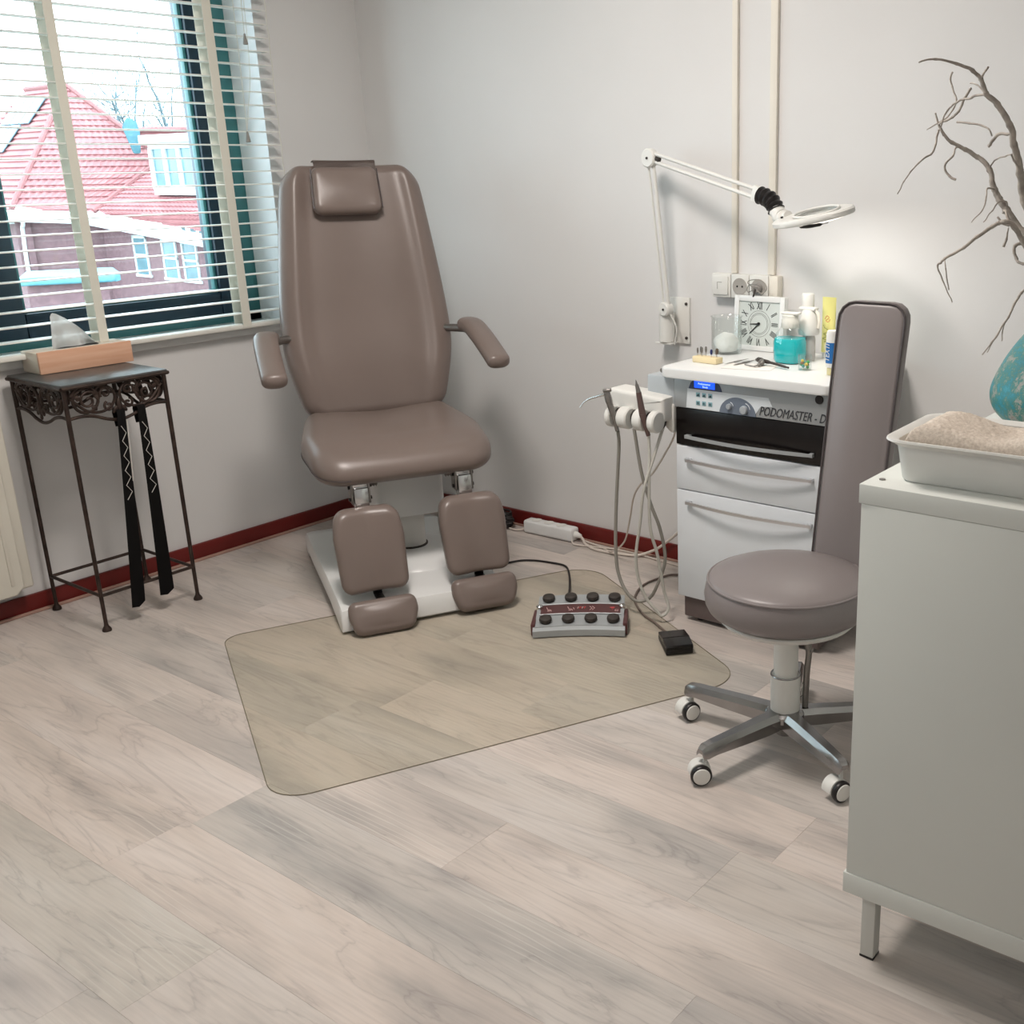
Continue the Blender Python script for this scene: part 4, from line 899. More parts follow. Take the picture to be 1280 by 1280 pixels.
for i, (xa, xb, nm) in enumerate(mods):
    b = new(); box(b, (xa, y_-0.034, 0.969), (xb, y_, 1.044), 0.003, 2); mo = sobj(nm, b, OFFW if i == 3 else WHTM)
    xm = (xa+xb)/2; zm = 1.006
    if i == 0:
        b = new(); box(b, (xa+0.008, y_-0.039, 0.977), (xb-0.008, y_-0.033, 1.036), 0.002); ro = obj('rocker', b, WHTM, mo)
        b = new(); tube(b, [(xm-0.011, y_-0.0395, zm-0.011), (xm-0.011, y_-0.0395, zm+0.011), (xm+0.006, y_-0.0395, zm+0.011)], 0.0007, 4); obj('rocker_mark', b, STL, mo)
    if i in (1, 2):
        b = new(); lathe(b, [(0.0265, 0.0), (0.027, 0.0015), (0.0255, 0.0018), (0.0225, 0.0006), (0, 0.0006)], 28, T3((xm, y_-0.034, zm), (1, 0, 0), (0, 0, 1)))
        so = obj('socket_well', b, mat('socket_shadow_grey', (168, 164, 158), 0.6, var=0.05), mo)
        b = new()
        for s in (-1, 1): cyl(b, (xm+s*0.0095, y_-0.034, zm), (xm+s*0.0095, y_-0.0352, zm), 0.0034, n=10)
        obj('contact_hole', b, BLK, mo)
        b = new(); box(b, (xm+0.004, y_-0.0362, 0.972), (xm+0.012, y_-0.0335, 0.976)); obj('earth_mark', b, RUB, mo)
pl = thing('power_plug', 'plug with tangled clear and grey cables in the right wall socket', 'plug', (-1.82, YB-0.036, 1.006))
b = new(); cyl(b, (0, 0.008, 0), (0, -0.020, -0.004), 0.016, 0.011, n=18, bev=0.002); obj('plug_body', b, mat('grey_plug', (150, 146, 142), 0.5, var=0.05), pl)
b = new(); tube(b, catmull([(0, -0.020, -0.004), (0.002, -0.030, -0.018), (-0.002, -0.026, -0.028), (0.001, -0.022, -0.034)], 6), 0.0032, 8); obj('plug_cord', b, RUB, pl)
b = new(); tube(b, catmull([(0.0, -0.022, 0.0), (-0.022, -0.028, 0.016), (-0.010, -0.030, 0.026), (0.020, -0.030, 0.028), (0.040, -0.028, 0.018), (0.046, -0.026, 0.0), (0.030, -0.026, -0.014), (0.012, -0.026, -0.008)], 6), 0.0016, 6); obj('loose_wire', b, HOSE, pl)
b = new(); tube(b, catmull([(0.0, -0.024, -0.004), (-0.024, -0.026, -0.012), (-0.018, -0.028, 0.010), (0.010, -0.030, 0.012), (0.026, -0.028, 0.004)], 6), 0.0014, 6); obj('loose_wire', b, STL, pl)

# ------------------------------------------------------------------ magnifier lamp
lm = thing('magnifier_lamp', 'white wall mounted magnifying lamp on a jointed double arm', 'magnifier lamp', (-2.16, YB, 0.88))
def lob(n, bm, m, par=lm, sm=40):
    o = obj(n, bm, m, par, sm)
    if par is lm: o.matrix_parent_inverse = Matrix.Translation((2.16, -YB, -0.88))
    return o
b = new(); box(b, (-2.190, YB-0.010, 0.800), (-2.106, YB, 0.955), 0.002); wb = lob('wall_plate', b, WHTM)
for sx, sz in ((-2.117, 0.935), (-2.117, 0.820)):
    b = new(); cyl(b, (sx, YB-0.010, sz), (sx, YB-0.014, sz), 0.005, n=12); obj('screw', b, RUB, wb)
b = new(); box(b, (-2.215, YB-0.060, 0.800), (-2.150, YB-0.0105, 0.806), 0.002); cyl(b, (-2.178, YB-0.040, 0.806), (-2.178, YB-0.040, 0.905), 0.027, n=26, bev=0.003); lob('pivot_socket', b, WHTM)
J0 = Vector((-2.166, 3.012, 0.920)); J1 = Vector((-2.188, 2.965, 1.405)); J2 = Vector((-1.712, 2.842, 1.298))
def disc(c, r, ax, t, m, nm, par=lm):
    ax = Vector(ax).normalized(); b = new(); cyl(b, c-ax*t, c+ax*t, r, n=26, bev=0.004)
    o = lob(nm, b, m) if par is lm else obj(nm, b, m, par); return o
d1 = disc(J0, 0.024, (0.15, 1, 0), 0.016, WHTM, 'joint')
b = new(); cyl(b, J0+Vector((0, -0.019, 0)), J0+Vector((0, -0.016, 0)), 0.004, n=10); obj('joint_screw', b, RUB, d1)
d2 = disc(J1, 0.030, (0.15, 1, 0), 0.013, WHTM, 'joint')
b = new(); cyl(b, J1+Vector((-0.002, -0.016, 0)), J1+Vector((-0.002, -0.012, 0)), 0.004, n=10); obj('joint_screw', b, RUB, d2)
for off in (Vector((-0.008, 0, 0)), Vector((0.012, 0, 0))):
    b = new(); tube(b, [J0+off, J1+off], 0.0042 if off.x < 0 else 0.0062, 10); lob('lower_rod', b, WHTM)
b = new(); tube(b, catmull([J0+Vector((0.01, -0.004, 0)), (-2.130, 3.02, 0.86), (-2.145, 3.03, 0.80)], 5), 0.0028, 6); lob('lamp_cord', b, WHTM)
for off in (0.013, -0.012):
    b = new(); tube(b, [J1+Vector((0.022, -0.004, off)), J2+Vector((0, 0, off))], 0.0058, 10); lob('upper_rod', b, WHTM)
b = new(); tube(b, [J1+Vector((0.02, 0, 0.0)), J1+Vector((0.045, -0.01, -0.006))], 0.008, 8); lob('spring_end', b, RUB)
dA = (J2-J1).normalized(); b = new(); box(b, (-0.016, -0.010, -0.024), (0.018, 0.010, 0.024), 0.003, 2, T3(J2, dA, (0, 1, 0))); lob('arm_yoke', b, WHTM)
K0 = J2+dA*0.016; K1 = K0+Vector((0.060, -0.012, -0.040))
b = new(); ax = (K1-K0).normalized(); P = catmull([K0, K0+Vector((0.028, -0.005, -0.008)), K1-Vector((0.012, -0.003, -0.018)), K1], 8); m_ = len(P)
tube(b, P, [0.0235+0.0028*math.cos(2*PI*5*i/(m_-1)) for i in range(m_)], 20); lob('bellows', b, BLK)
HC = Vector((-1.487, 2.775, 1.243))
HR = Matrix.Translation(HC) @ Matrix.Rotation(math.radians(-17), 4, 'Z') @ Matrix.Rotation(math.radians(-5), 4, 'Y') @ Matrix.Rotation(math.radians(15), 4, 'X')
def hpt(x, y, z): return HR @ Vector((x, y, z*0.72 if abs(z) < 0.02 else z))
b = new(); neck = [K1, K1+Vector((0.024, -0.008, -0.020)), hpt(-0.100, 0.0, 0.008)]; tube(b, catmull(neck, 6), [0.024, 0.027, 0.024, 0.016], 18, flat=0.9); lob('lamp_neck', b, WHTM)
b = new(); N_ = 56; rg = []
for i in range(N_):
    a = 2*PI*i/N_; ca, sa = math.cos(a), math.sin(a)
    ox, oy = 0.138*ca, 0.088*sa*(1.0+0.12*(-ca)); ix, iy = 0.074*ca+0.012, 0.055*sa; warp = 0.010*math.sin(a*1.0+2.2)
    ring = []
    for (f, z) in ((0, 0.004), (0.08, 0.011), (0.45, 0.014), (0.9, 0.011), (1, 0.004), (1, -0.010), (0.92, -0.014), (0.5, -0.006), (0.1, -0.014), (0, -0.009)):
        ring.append(b.verts.new(hpt(ix+(ox-ix)*f, iy+(oy-iy)*f, z+warp*f)))
    rg.append(ring)
for i in range(N_):
    r1, r2 = rg[i], rg[(i+1) % N_]
    for k in range(10): b.faces.new((r1[k], r1[(k+1) % 10], r2[(k+1) % 10], r2[k]))
head = lob('lamp_head', b, WHTM)
b = new(); lathe(b, [(0, 0.008), (0.05, 0.006), (0.073, 0.0), (0.05, -0.006), (0, -0.008)], 40, HR @ Matrix.Translation((0.012, 0, 0)), 1.0, 0.745); obj('lens', b, CLG, head)
b = new(); tube(b, [hpt(0.012+0.072*math.cos(2*PI*i/40), 0.053*math.sin(2*PI*i/40), 0.015) for i in range(40)], 0.0035, 8, True); obj('lens_ring', b, WHTM, head)
LED = mat('lamp_tube_glow', (255, 250, 240), 0.5, emis=(255, 248, 236), estr=1.2)
b = new(); tube(b, [hpt(0.006+0.100*math.cos(2*PI*i/48), 0.068*math.sin(2*PI*i/48), -0.0105) for i in range(48)], 0.0022, 8, True); obj('ring_tube', b, LED, head)
b = new(); tube(b, [hpt(0.075*math.cos(a)+0.03, 0.055*math.sin(a)-0.012, -0.016) for a in [-2.2+1.6*i/14 for i in range(15)]], [0.001, 0.0045, 0.005, 0.0045, 0.001], 8); obj('lower_grip', b, BLK, head)
b = new(); cyl(b, hpt(-0.095, -0.03, 0.012), hpt(-0.095, -0.03, 0.018), 0.004, n=10); obj('head_screw', b, BLK, head)
area('lamp_ring_light', tuple(hpt(0.006, 0, -0.026)), 0.20, 0.8, (1.0, 0.95, 0.86), tuple((Matrix.Rotation(math.radians(-17), 4, 'Z') @ Matrix.Rotation(math.radians(-5), 4, 'Y') @ Matrix.Rotation(math.radians(9), 4, 'X')).to_euler()), 0.13, 'ELLIPSE')

# ------------------------------------------------------------------ stool
SX, SY = -1.189, 2.133
st = thing('work_stool', 'round grey-taupe upholstered stool with a tall padded back on castors', 'stool', (SX, SY, 0))
b = new(); lathe(b, [(0, 0.472), (0.06, 0.471), (0.11, 0.467), (0.15, 0.459), (0.178, 0.450), (0.1875, 0.444), (0.190, 0.438)], 72); seat = obj('seat', b, LEA2, st, 60)
b = new(); lathe(b, [(0.1885, 0.442), (0.195, 0.425), (0.199, 0.405), (0.197, 0.385), (0.190, 0.370), (0.172, 0.358), (0.150, 0.353), (0, 0.353)], 72); obj('seat_side', b, LEA2, st, 60)
b = new(); tube(b, [(0.1905*math.cos(2*PI*i/72), 0.1905*math.sin(2*PI*i/72), 0.4415) for i in range(72)], 0.0028, 8, True); obj('piping', b, LEA2, seat)
b = new(); lathe(b, [(0, 0.353), (0.166, 0.353), (0.168, 0.349), (0.158, 0.338), (0.120, 0.326), (0.07, 0.322), (0, 0.322)], 56); plt = obj('seat_plate', b, WHTM, st)
b = new(); tube(b, catmull([(0.118, -0.095, 0.333), (0.120, -0.105, 0.322), (0.128, -0.112, 0.322), (0.130, -0.108, 0.334)], 5), 0.0018, 6); obj('plate_hook', b, STL, plt)
b = new(); cyl(b, (0, 0, 0.182), (0, 0, 0.324), 0.030, n=32); obj('gas_column', b, WHTM, st)
b = new(); cyl(b, (0.004, -0.0295, 0.312), (0.005, -0.0315, 0.312), 0.004, n=10); obj('column_hole', b, BLK, st)
b = new(); cyl(b, (0, 0, 0.092), (0, 0, 0.190), 0.0365, n=32, bev=0.002); cs = obj('column_sleeve', b, WHTM, st)
b = new(); tube(b, [(0.0355*math.cos(2*PI*i/40), 0.0355*math.sin(2*PI*i/40), 0.190) for i in range(40)], 0.0022, 6, True); obj('sleeve_rim', b, ALU, cs)
b = new(); tube(b, catmull([(0.02, 0.02, 0.31), (0.045, 0.03, 0.26), (0.042, 0.03, 0.19), (0.040, 0.03, 0.10)], 5), 0.008, 10); obj('height_lever', b, STL, st)
b = new(); cyl(b, (0, 0, 0.028), (0, 0, 0.075), 0.022, n=24, bev=0.002); obj('column_end', b, STL, st)
b = new(); lathe(b, [(0, 0.066), (0.040, 0.066), (0.050, 0.074), (0.050, 0.090), (0.044, 0.097), (0, 0.098)], 40); obj('hub', b, ALU, st)
for k in range(5):
    a = math.radians(184+72*k); M = RotZ(a); b = new()
    secs = [(0.030, 0.027, 0.060, 0.098), (0.08, 0.024, 0.058, 0.099), (0.16, 0.021, 0.062, 0.0985), (0.245, 0.0185, 0.068, 0.098), (0.272, 0.0175, 0.066, 0.096), (0.283, 0.013, 0.068, 0.088)]
    V = []
    for (x, w_, z0, z1) in secs:
        V.append([b.verts.new(M @ Vector((x, yy, zz))) for yy, zz in ((-w_, z0), (-w_, z1-0.012), (-w_*0.55, z1), (w_*0.55, z1), (w_, z1-0.012), (w_, z0), (w_*0.5, z0+0.010), (-w_*0.5, z0+0.010))])
    for r1, r2 in zip(V[:-1], V[1:]):
        for q in range(8): b.faces.new((r1[q], r1[(q+1) % 8], r2[(q+1) % 8], r2[q]))
    b.faces.new(V[0]); b.faces.new(V[-1]); arm = obj('base_arm', b, ALU, st, 35)
    # twin wheel castor
    sw = math.radians([-112, -136, -112, -100, -120][k]); cx_, cy_ = 0.268*math.cos(a), 0.268*math.sin(a)
    Mc = Matrix.Translation((cx_, cy_, 0)) @ RotZ(sw) @ Matrix.Translation((0.012, 0, 0))
    b = new(); cyl(b, (-0.012, 0, 0.045), (-0.012, 0, 0.070), 0.0055, n=12)
    n = new(); pts = [(0.0265*math.cos(t), 0.026+0.0265*math.sin(t)) for t in [math.radians(-8+196*i/18) for i in range(19)]]
    prism(n, pts, -0.009, 0.024, 0.004, T3((0, 0, 0), (1, 0, 0), (0, 0, 1))); merge(b, n); bmesh.ops.transform(b, matrix=Mc, verts=b.verts[:]); cs_ = obj('castor', b, WHTM, st)
    for s in (1,):
        b = new(); lathe(b, [(0, 0), (0.018, 0), (0.0245, 0.001), (0.0255, 0.004), (0.0255, 0.011), (0.0235, 0.014), (0.0205, 0.0145), (0, 0.0145)], 26, Mc @ Matrix.Translation((0, s*0.0095, 0.0256)) @ Matrix.Rotation(-s*PI/2, 4, 'X')); wl = obj('wheel', b, BLK, cs_)
        b = new(); lathe(b, [(0, 0.0145), (0.0205, 0.0145), (0.0195, 0.017), (0.012, 0.019), (0, 0.0195)], 24, Mc @ Matrix.Translation((0, s*0.0095, 0.0256)) @ Matrix.Rotation(-s*PI/2, 4, 'X')); obj('wheel_cap', b, WHTM, cs_)
# tall back pad
def bdef(a, c, t):
    lean = 0.165; h = (c-0.05)/0.62
    return Vector((0.059+a, 0.170+0.105*h+0.01*h*h-t*1.0, 0.402+c))
olk = rpoly([(-0.086, 0), (0.086, 0), (0.088, 0.662), (-0.088, 0.662)], [0.02, 0.02, 0.042, 0.042], 8)
b = new(); pad(b, olk, 0.042, 0.014, 0.016, 0, N=90, deform=bdef, nr=10); bk_ = obj('backrest', b, LEA2, st, 0)
for p in bk_.data.polygons: p.use_smooth = True
Ok = resample(olk, 90); b = new(); tube(b, [bdef(p.x*0.985, 0.331+(p.y-0.331)*0.996, -0.001) for p in Ok], 0.003, 6, True); obj('piping', b, PIPE, bk_)
b = new(); box(b, (-0.005, 0.10, 0.335), (0.055, 0.285, 0.347), 0.003); box(b, (-0.005, 0.262, 0.335), (0.055, 0.274, 0.62), 0.003); obj('back_bracket', b, STL, st)

# ------------------------------------------------------------------ white cabinet, tray, towel, vase
CX0, CX1, CY0, CY1 = -0.722, -0.32, 1.520, 2.80
cb = thing('white_cabinet', 'white cabinet on square legs at the right edge of the photo', 'cabinet', ((CX0+CX1)/2, (CY0+CY1)/2, 0))
def cob(n, bm, m, par=cb, sm=40):
    o = obj(n, bm, m, par, sm)
    if par is cb: o.matrix_parent_inverse = Matrix.Translation((-(CX0+CX1)/2, -(CY0+CY1)/2, 0))
    return o
b = new(); box(b, (CX0, CY0, 0.865), (CX1, CY1, 0.897), 0.0015); top = cob('top_board', b, CABW)
b = new(); box(b, (CX0-0.001, CY0, 0.137), (CX1, CY1, 0.178), 0.0015); cob('bottom_board', b, CABW)
for ya, yb in ((CY0+0.002, CY0+0.018), ((CY0+CY1)/2-0.008, (CY0+CY1)/2+0.008), (CY1-0.018, CY1-0.002)):
    b = new(); box(b, (CX0+0.004, ya, 0.1785), (CX1-0.002, yb, 0.8645), 0.001); cob('side_panel', b, CABW)
b = new(); box(b, (CX1-0.006, CY0+0.019, 0.179), (CX1-0.002, CY1-0.019, 0.864)); cob('back_panel', b, CABW)
ym = (CY0+CY1)/2
for ya, yb in ((CY0+0.0195, ym-0.002), (ym+0.002, CY1-0.0195)):
    b = new(); box(b, (CX0+0.005, ya, 0.180), (CX0+0.020, yb, 0.863), 0.0015); cob('door', b, CABW)
for lx in (CX0+0.030, CX1-0.056):
    for ly in (CY0+0.018, CY1-0.044):
        b = new(); box(b, (lx, ly, 0.004), (lx+0.026, ly+0.026, 0.137), 0.0015); lg = cob('leg', b, mat('leg_white_metal', (204, 204, 198), 0.4, var=0.01))
        b = new(); box(b, (lx-0.0005, ly-0.0005, 0), (lx+0.0265, ly+0.0265, 0.0045), 0.0005); obj('leg_cap', b, BLK, lg)
b = new(); cyl(b, (CX0+0.021, CY0+0.040, 0.8968), (CX0+0.021, CY0+0.040, 0.8985), 0.005, n=16); obj('screw_cover', b, STL, top)

tg = thing('plastic_tray', 'white rectangular plastic tray on top of the white cabinet', 'tray', (-0.51, 1.66, 0.8975))
def trayring(i, z): return rpoly([(-0.180+i, -0.100+i), (0.180-i, -0.100+i), (0.180-i, 0.100-i), (-0.180+i, 0.100-i)], max(0.012, 0.028-i*0.5), 6), z
RT = [trayring(0.022, 0.003), trayring(0.014, 0.0), trayring(0.010, 0.004), trayring(0.002, 0.058), trayring(-0.008, 0.064), trayring(-0.014, 0.068), trayring(-0.013, 0.071), trayring(-0.006, 0.0705), trayring(0.003, 0.066), trayring(0.012, 0.010), trayring(0.020, 0.0035)]
b = new(); V = [[b.verts.new((p.x, p.y, z)) for p in r] for r, z in RT]; n_ = len(V[0])
for r1, r2 in zip(V[:-1], V[1:]):
    for k in range(n_): b.faces.new((r1[k], r1[(k+1) % n_], r2[(k+1) % n_], r2[k]))
b.faces.new(V[0]); b.faces.new(V[-1]); obj('tray_shell', b, WHTM, tg, 50); tg.rotation_euler = (0, 0, math.radians(1.5))
TOW = mat('beige_terry', (226, 214, 200), 0.95, var=0.12, scale=220, bump=0.5, bscale=600, vcol=(196, 182, 168))
b = new(); nx_, ny_ = 170, 96; V = []
for i in range(nx_+1):
    row = []
    for j in range(ny_+1):
        s = i/nx_*2-1; t = j/ny_*2-1; x = 0.169*s; y = -0.014+0.076*t
        e = max(abs(s)**14, abs(t)**10); h = 0.076*(1-e)**0.35 if e < 1 else 0
        h += (0.012*math.exp(-((s+0.75)/0.3)**2)-0.010*math.exp(-((s+0.1)/0.25)**2-((t-0.3)/0.6)**2)+0.010*math.exp(-((s-0.5)/0.4)**2))*(1-e)
        h += (noise.noise(Vector((x*14, y*14, 3)))*0.006+noise.noise(Vector((x*300, y*300, 1)))*0.0009+noise.noise(Vector((x*120, y*120, 9)))*0.0010)*(1-e)
        tf = 0.90+0.10*min(1, max(0, h)/0.055); row.append(b.verts.new((x*tf, (y+0.014)*tf-0.014, 0.006+h)))
    V.append(row)
for i in range(nx_):
    for j in range(ny_): b.faces.new((V[i][j], V[i+1][j], V[i+1][j+1], V[i][j+1]))
b.faces.new([V[i][0] for i in range(nx_+1)]+[V[nx_][j] for j in range(1, ny_+1)]+[V[i][ny_] for i in range(nx_-1, -1, -1)]+[V[0][j] for j in range(ny_-1, 0, -1)])
tw = obj('folded_towel', b, TOW, None, 180); tw.location = (-0.51, 1.66, 0.8985); tw.rotation_euler = (0, 0, math.radians(1.5)); tag(tw, 'folded beige terry towel lying in the white plastic tray', 'towel')

VX, VY, VZ = -0.548, 2.06, 0.8975
def vase_mat():
    m = bpy.data.materials.new('turquoise_crackle_glaze'); m.use_nodes = True; nt = m.node_tree; N = nt.nodes; L = nt.links; b = N['Principled BSDF']; b.inputs['Roughness'].default_value = 0.5
    tc = N.new('ShaderNodeTexCoord'); n = N.new('ShaderNodeTexNoise'); n.inputs['Scale'].default_value = 16; n.inputs['Detail'].default_value = 12; n.inputs['Roughness'].default_value = 0.85; n.inputs['Distortion'].default_value = 0.0
    L.new(tc.outputs['Object'], n.inputs['Vector']); r = N.new('ShaderNodeValToRGB'); cr = r.color_ramp
    st_ = [(0.30, (40, 60, 66)), (0.40, (132, 116, 106)), (0.455, (150, 150, 146)), (0.50, (66, 118, 104)), (0.56, (34, 122, 134)), (0.66, (60, 150, 164)), (0.78, (112, 122, 116))]
    while len(cr.elements) < len(st_): cr.elements.new(0.5)
    for e, (p, c) in zip(cr.elements, st_): e.position = p; e.color = (*lin(c), 1)
    L.new(n.outputs[0], r.inputs[0]); L.new(r.outputs[0], b.inputs['Base Color'])
    bp = N.new('ShaderNodeBump'); bp.inputs['Strength'].default_value = 0.6; bp.inputs['Distance'].default_value = 0.002; L.new(n.outputs[0], bp.inputs['Height']); L.new(bp.outputs[0], b.inputs['Normal'])
    return m
vs_ = thing('vase', 'large mottled turquoise vase standing behind the tray', 'vase', (VX, VY, VZ))
prof = [(0, 0), (0.085, 0), (0.115, 0.010), (0.142, 0.032), (0.153, 0.058), (0.150, 0.085), (0.133, 0.125), (0.108, 0.165), (0.075, 0.205), (0.050, 0.235), (0.040, 0.258), (0.043, 0.276), (0.040, 0.278), (0.034, 0.262), (0.030, 0.24), (0, 0.235)]
pc = catmull([(r, 0, z) for r, z in prof[1:12]], 5)
b = new(); lathe(b, [(0, 0)]+[(p.x, p.z) for p in pc]+prof[12:], 64); obj('vase_body', b, vase_mat(), vs_, 60)
BR = mat('grey_bark', (188, 178, 168), 0.85, var=0.25, scale=60, bump=0.5, bscale=300)
br = thing('dry_branch', 'bare twisted grey branches standing in the turquoise vase', 'branch', (VX, VY, VZ+0.26))
root = (VX, VY, 1.165)
BD = {
'main_right': ([root, (-0.625, 2.06, 1.225), (-0.669, 2.05, 1.311), (-0.674, 2.03, 1.36), (-0.679, 2.0, 1.407), (-0.683, 1.98, 1.44), (-0.701, 1.96, 1.473), (-0.719, 1.95, 1.491), (-0.729, 1.95, 1.515), (-0.74, 1.94, 1.528), (-0.763, 1.92, 1.54), (-0.792, 1.9, 1.548), (-0.814, 1.88, 1.542)], 0.0085, 0.0013),
'tw1': ([(-0.719, 1.95, 1.491), (-0.75, 1.97, 1.487), (-0.789, 2.0, 1.482), (-0.814, 2.02, 1.469), (-0.828, 2.03, 1.446), (-0.823, 2.03, 1.425)], 0.0022, 0.0012),
'main_left': ([(VX-0.008, VY+0.005, 1.165), (-0.645, 2.13, 1.205), (-0.701, 2.15, 1.249), (-0.735, 2.15, 1.29), (-0.751, 2.15, 1.311), (-0.762, 2.15, 1.328), (-0.774, 2.15, 1.364), (-0.8, 2.15, 1.388), (-0.821, 2.14, 1.401), (-0.845, 2.13, 1.415), (-0.867, 2.12, 1.439), (-0.873, 2.12, 1.453)], 0.009, 0.002),
'tw2': ([(-0.871, 2.12, 1.449), (-0.836, 2.1, 1.46), (-0.817, 2.08, 1.47), (-0.797, 2.06, 1.491), (-0.787, 2.06, 1.507)], 0.0022, 0.0024),
'tw3': ([(-0.87, 2.12, 1.439), (-0.871, 2.11, 1.412), (-0.875, 2.1, 1.395), (-0.891, 2.08, 1.379), (-0.897, 2.06, 1.362), (-0.905, 2.05, 1.346), (-0.913, 2.04, 1.322)], 0.0022, 0.001),
'tw4': ([(-0.871, 2.12, 1.452), (-0.854, 2.12, 1.461), (-0.846, 2.13, 1.477), (-0.842, 2.13, 1.493), (-0.856, 2.14, 1.517), (-0.86, 2.14, 1.531), (-0.856, 2.14, 1.543)], 0.0015, 0.0017),
'tw4b': ([(-0.873, 2.12, 1.450), (-0.878, 2.12, 1.470)], 0.0022, 0.0016),
'tw4c': ([(-0.872, 2.12, 1.452), (-0.898, 2.13, 1.440)], 0.0013, 0.001),
'tw5': ([(-0.773, 2.15, 1.37), (-0.759, 2.13, 1.381), (-0.729, 2.1, 1.388), (-0.685, 2.04, 1.393)], 0.0016, 0.0013),
'tw6': ([(-0.68, 2.0, 1.425), (-0.701, 2.02, 1.426), (-0.722, 2.03, 1.424), (-0.743, 2.05, 1.406)], 0.0022, 0.0032),
'tw7': ([(-0.735, 2.04, 1.423), (-0.741, 2.04, 1.434), (-0.757, 2.05, 1.441), (-0.786, 2.06, 1.447), (-0.814, 2.07, 1.45)], 0.0014, 0.0019),
'tw8': ([(-0.822, 2.14, 1.401), (-0.833, 2.12, 1.406), (-0.83, 2.1, 1.39), (-0.842, 2.1, 1.378), (-0.843, 2.1, 1.364), (-0.834, 2.1, 1.353), (-0.821, 2.1, 1.347)], 0.0016, 0.0024),
'tw9': ([(-0.76, 2.15, 1.328), (-0.765, 2.12, 1.33), (-0.76, 2.1, 1.309), (-0.761, 2.09, 1.292), (-0.777, 2.08, 1.269)], 0.0018, 0.001),
'tw10': ([(-0.735, 2.15, 1.29), (-0.733, 2.14, 1.305), (-0.742, 2.13, 1.307), (-0.753, 2.12, 1.291), (-0.761, 2.1, 1.269)], 0.002, 0.001),
'low': ([(VX-0.004, VY-0.008, 1.165), (-0.650, 2.07, 1.210), (-0.687, 2.06, 1.264), (-0.702, 2.05, 1.273), (-0.714, 2.05, 1.271), (-0.722, 2.04, 1.263), (-0.744, 2.02, 1.245), (-0.762, 2.01, 1.229), (-0.794, 2.0, 1.207), (-0.801, 2.0, 1.199), (-0.807, 2.0, 1.192), (-0.796, 2.0, 1.167), (-0.774, 2.0, 1.127)], 0.0055, 0.001),
'tw11': ([(-0.693, 2.05, 1.266), (-0.705, 2.05, 1.27), (-0.717, 2.05, 1.281)], 0.0025, 0.002),
'tw12': ([(-0.698, 2.06, 1.262), (-0.7, 2.06, 1.242), (-0.705, 2.06, 1.227)], 0.0012, 0.003),
'tw13': ([(-0.794, 2.0, 1.207), (-0.786, 1.99, 1.19), (-0.783, 1.99, 1.169), (-0.778, 1.99, 1.151)], 0.0012, 0.0012),
'lowr': ([(VX+0.004, VY-0.006, 1.165), (-0.600, 2.0, 1.172), (-0.619, 1.98, 1.165), (-0.635, 1.97, 1.155), (-0.643, 1.96, 1.135), (-0.649, 1.95, 1.113), (-0.656, 1.94, 1.094), (-0.668, 1.93, 1.069), (-0.684, 1.93, 1.046)], 0.003, 0.0012),
'tw14': ([(-0.654, 1.95, 1.103), (-0.657, 1.95, 1.086), (-0.657, 1.95, 1.07)], 0.0012, 0.001),
'tw15': ([(-0.659, 1.95, 1.096), (-0.669, 1.94, 1.072), (-0.679, 1.94, 1.049)], 0.0012, 0.001),
'tw16': ([(-0.674, 2.03, 1.36), (-0.677, 2.0, 1.381), (-0.68, 1.99, 1.391)], 0.002, 0.0014),
'tw17': ([(-0.729, 1.95, 1.515), (-0.718, 1.94, 1.527), (-0.71, 1.93, 1.531)], 0.002, 0.0018),
'tw18': ([(-0.722, 1.95, 1.492), (-0.738, 1.96, 1.506), (-0.755, 1.97, 1.51)], 0.0014, 0.0012),
'far1': ([(VX, VY, 1.165), (-0.60, 2.05, 1.26), (-0.62, 2.04, 1.36), (-0.60, 2.03, 1.45), (-0.62, 2.02, 1.56), (-0.58, 2.0, 1.66)], 0.007, 0.0013),
'far2': ([(VX, VY, 1.165), (-0.50, 2.10, 1.30), (-0.44, 2.12, 1.42), (-0.45, 2.13, 1.52)], 0.006, 0.0013),
'curl': ([(-0.668, 2.09, 1.236), (-0.690, 2.08, 1.228), (-0.686, 2.08, 1.205), (-0.668, 2.07, 1.196), (-0.650, 2.06, 1.206)], 0.0035, 0.0022),
'tuft': ([(-0.690, 2.10, 1.252), (-0.712, 2.10, 1.272), (-0.722, 2.11, 1.290), (-0.735, 2.13, 1.285)], 0.0035, 0.002),
}
for kname, (pts, r0, r1) in BD.items():
    P = catmull(pts, 7); m_ = len(P); rr = []
    for i in range(m_): s = i/(m_-1); rr.append((r0+(r1-r0)*s)*(1+0.16*noise.noise(Vector((i*0.55, r0*900, 2)))+(0.25 if (i % 7 == 0 and 0 < i < m_-1) else 0)))
    P = [p+Vector((noise.noise(p*60), noise.noise(p*60+Vector((5, 5, 5))), noise.noise(p*60+Vector((9, 2, 1)))))*min(0.0022, r0) if 0 < i < m_-1 else p for i, p in enumerate(P)]
    b = new(); tube(b, P, rr, 7); o = obj('branch' if kname[:2] not in ('tw', 'tu', 'cu') else 'twig', b, BR, br, 70); o.matrix_parent_inverse = Matrix.Translation((-VX, -VY, -(VZ+0.26)))

